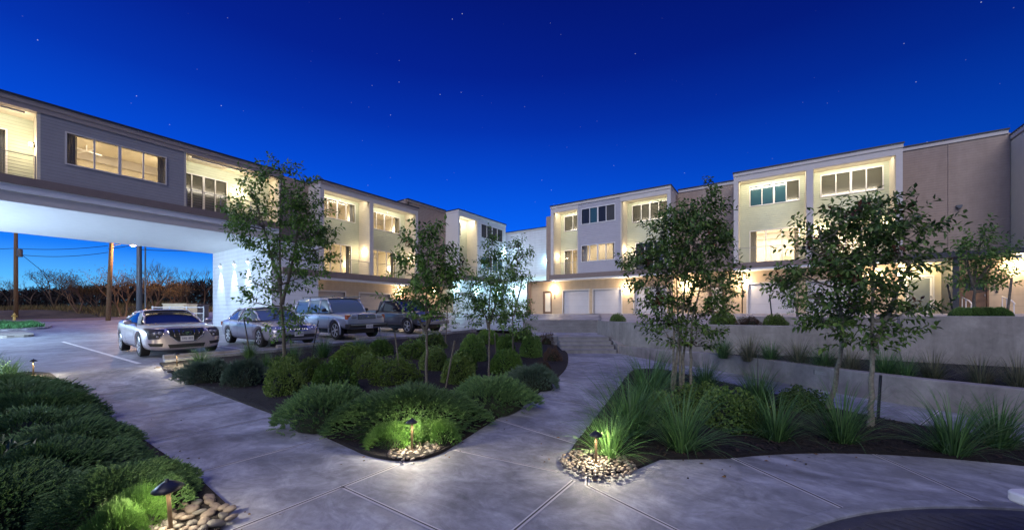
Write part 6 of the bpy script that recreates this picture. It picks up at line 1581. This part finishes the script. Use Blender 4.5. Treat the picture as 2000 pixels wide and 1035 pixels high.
# dimmer towards the right (away from the last glow)
dt = N.new('ShaderNodeVectorMath'); dt.operation = 'DOT_PRODUCT'; L.new(tc.outputs['Generated'], dt.inputs[0])
gd = Vector((-.95,.31,0)).normalized(); dt.inputs[1].default_value = gd
mr = N.new('ShaderNodeMapRange'); L.new(dt.outputs['Value'], mr.inputs[0]); mr.inputs[1].default_value = -.4; mr.inputs[2].default_value = .75; mr.inputs[3].default_value = .42; mr.inputs[4].default_value = 1.1
mx = N.new('ShaderNodeMix'); mx.data_type = 'RGBA'; mx.blend_type = 'MULTIPLY'; mx.inputs[0].default_value = 1; L.new(rp.outputs[0], mx.inputs[6]); L.new(mr.outputs[0], mx.inputs[7])
# stars
vo = N.new('ShaderNodeTexVoronoi'); vo.inputs['Scale'].default_value = 55; L.new(tc.outputs['Generated'], vo.inputs['Vector'])
lt = N.new('ShaderNodeMapRange'); L.new(vo.outputs['Distance'], lt.inputs[0]); lt.inputs[1].default_value = .05; lt.inputs[2].default_value = .015; lt.inputs[3].default_value = 0; lt.inputs[4].default_value = 1
wn = N.new('ShaderNodeSeparateColor'); L.new(vo.outputs['Color'], wn.inputs[0])
pw = N.new('ShaderNodeMath'); pw.operation = 'POWER'; L.new(wn.outputs[0], pw.inputs[0]); pw.inputs[1].default_value = 3.5
ms = N.new('ShaderNodeMath'); ms.operation = 'MULTIPLY'; L.new(pw.outputs[0], ms.inputs[0]); L.new(lt.outputs[0], ms.inputs[1])
m2 = N.new('ShaderNodeMath'); m2.operation = 'MULTIPLY'; L.new(ms.outputs[0], m2.inputs[0]); m2.inputs[1].default_value = .7
sc_ = N.new('ShaderNodeMix'); sc_.data_type = 'RGBA'; sc_.blend_type = 'ADD'; sc_.inputs[0].default_value = 1; L.new(mx.outputs[2], sc_.inputs[6]); L.new(m2.outputs[0], sc_.inputs[7])
L.new(sc_.outputs[2], bg.inputs[0]); bg.inputs[1].default_value = .93
# soft remaining dusk light
sd = bpy.data.lights.new('dusk_light', 'SUN'); sd.energy = 1.4; sd.angle = R(40); sd.color = (.90,.87,.94)
so = bpy.data.objects.new('dusk_light', sd); col.objects.link(so); so.rotation_euler = (R(50), 0, TH-R(14))
cd = bpy.data.cameras.new('camera'); cam = bpy.data.objects.new('camera', cd); col.objects.link(cam); sc.camera = cam
cam.location = (0,0,E); cam.rotation_euler = (R(90), 0, TH); cd.sensor_width = 36; cd.lens = 36*FPX/2000; cd.shift_y = (HZ-517.5)/2000; cd.clip_start = .05; cd.clip_end = 4000
sc.view_settings.view_transform = 'Standard'; sc.view_settings.look = 'None'; sc.view_settings.exposure = .28; sc.view_settings.gamma = 1
sc.cycles.use_denoising = True; sc.cycles.max_bounces = 6; sc.cycles.diffuse_bounces = 3; sc.cycles.glossy_bounces = 3; sc.cycles.transparent_max_bounces = 6; sc.cycles.sample_clamp_indirect = 4; sc.cycles.use_light_tree = True
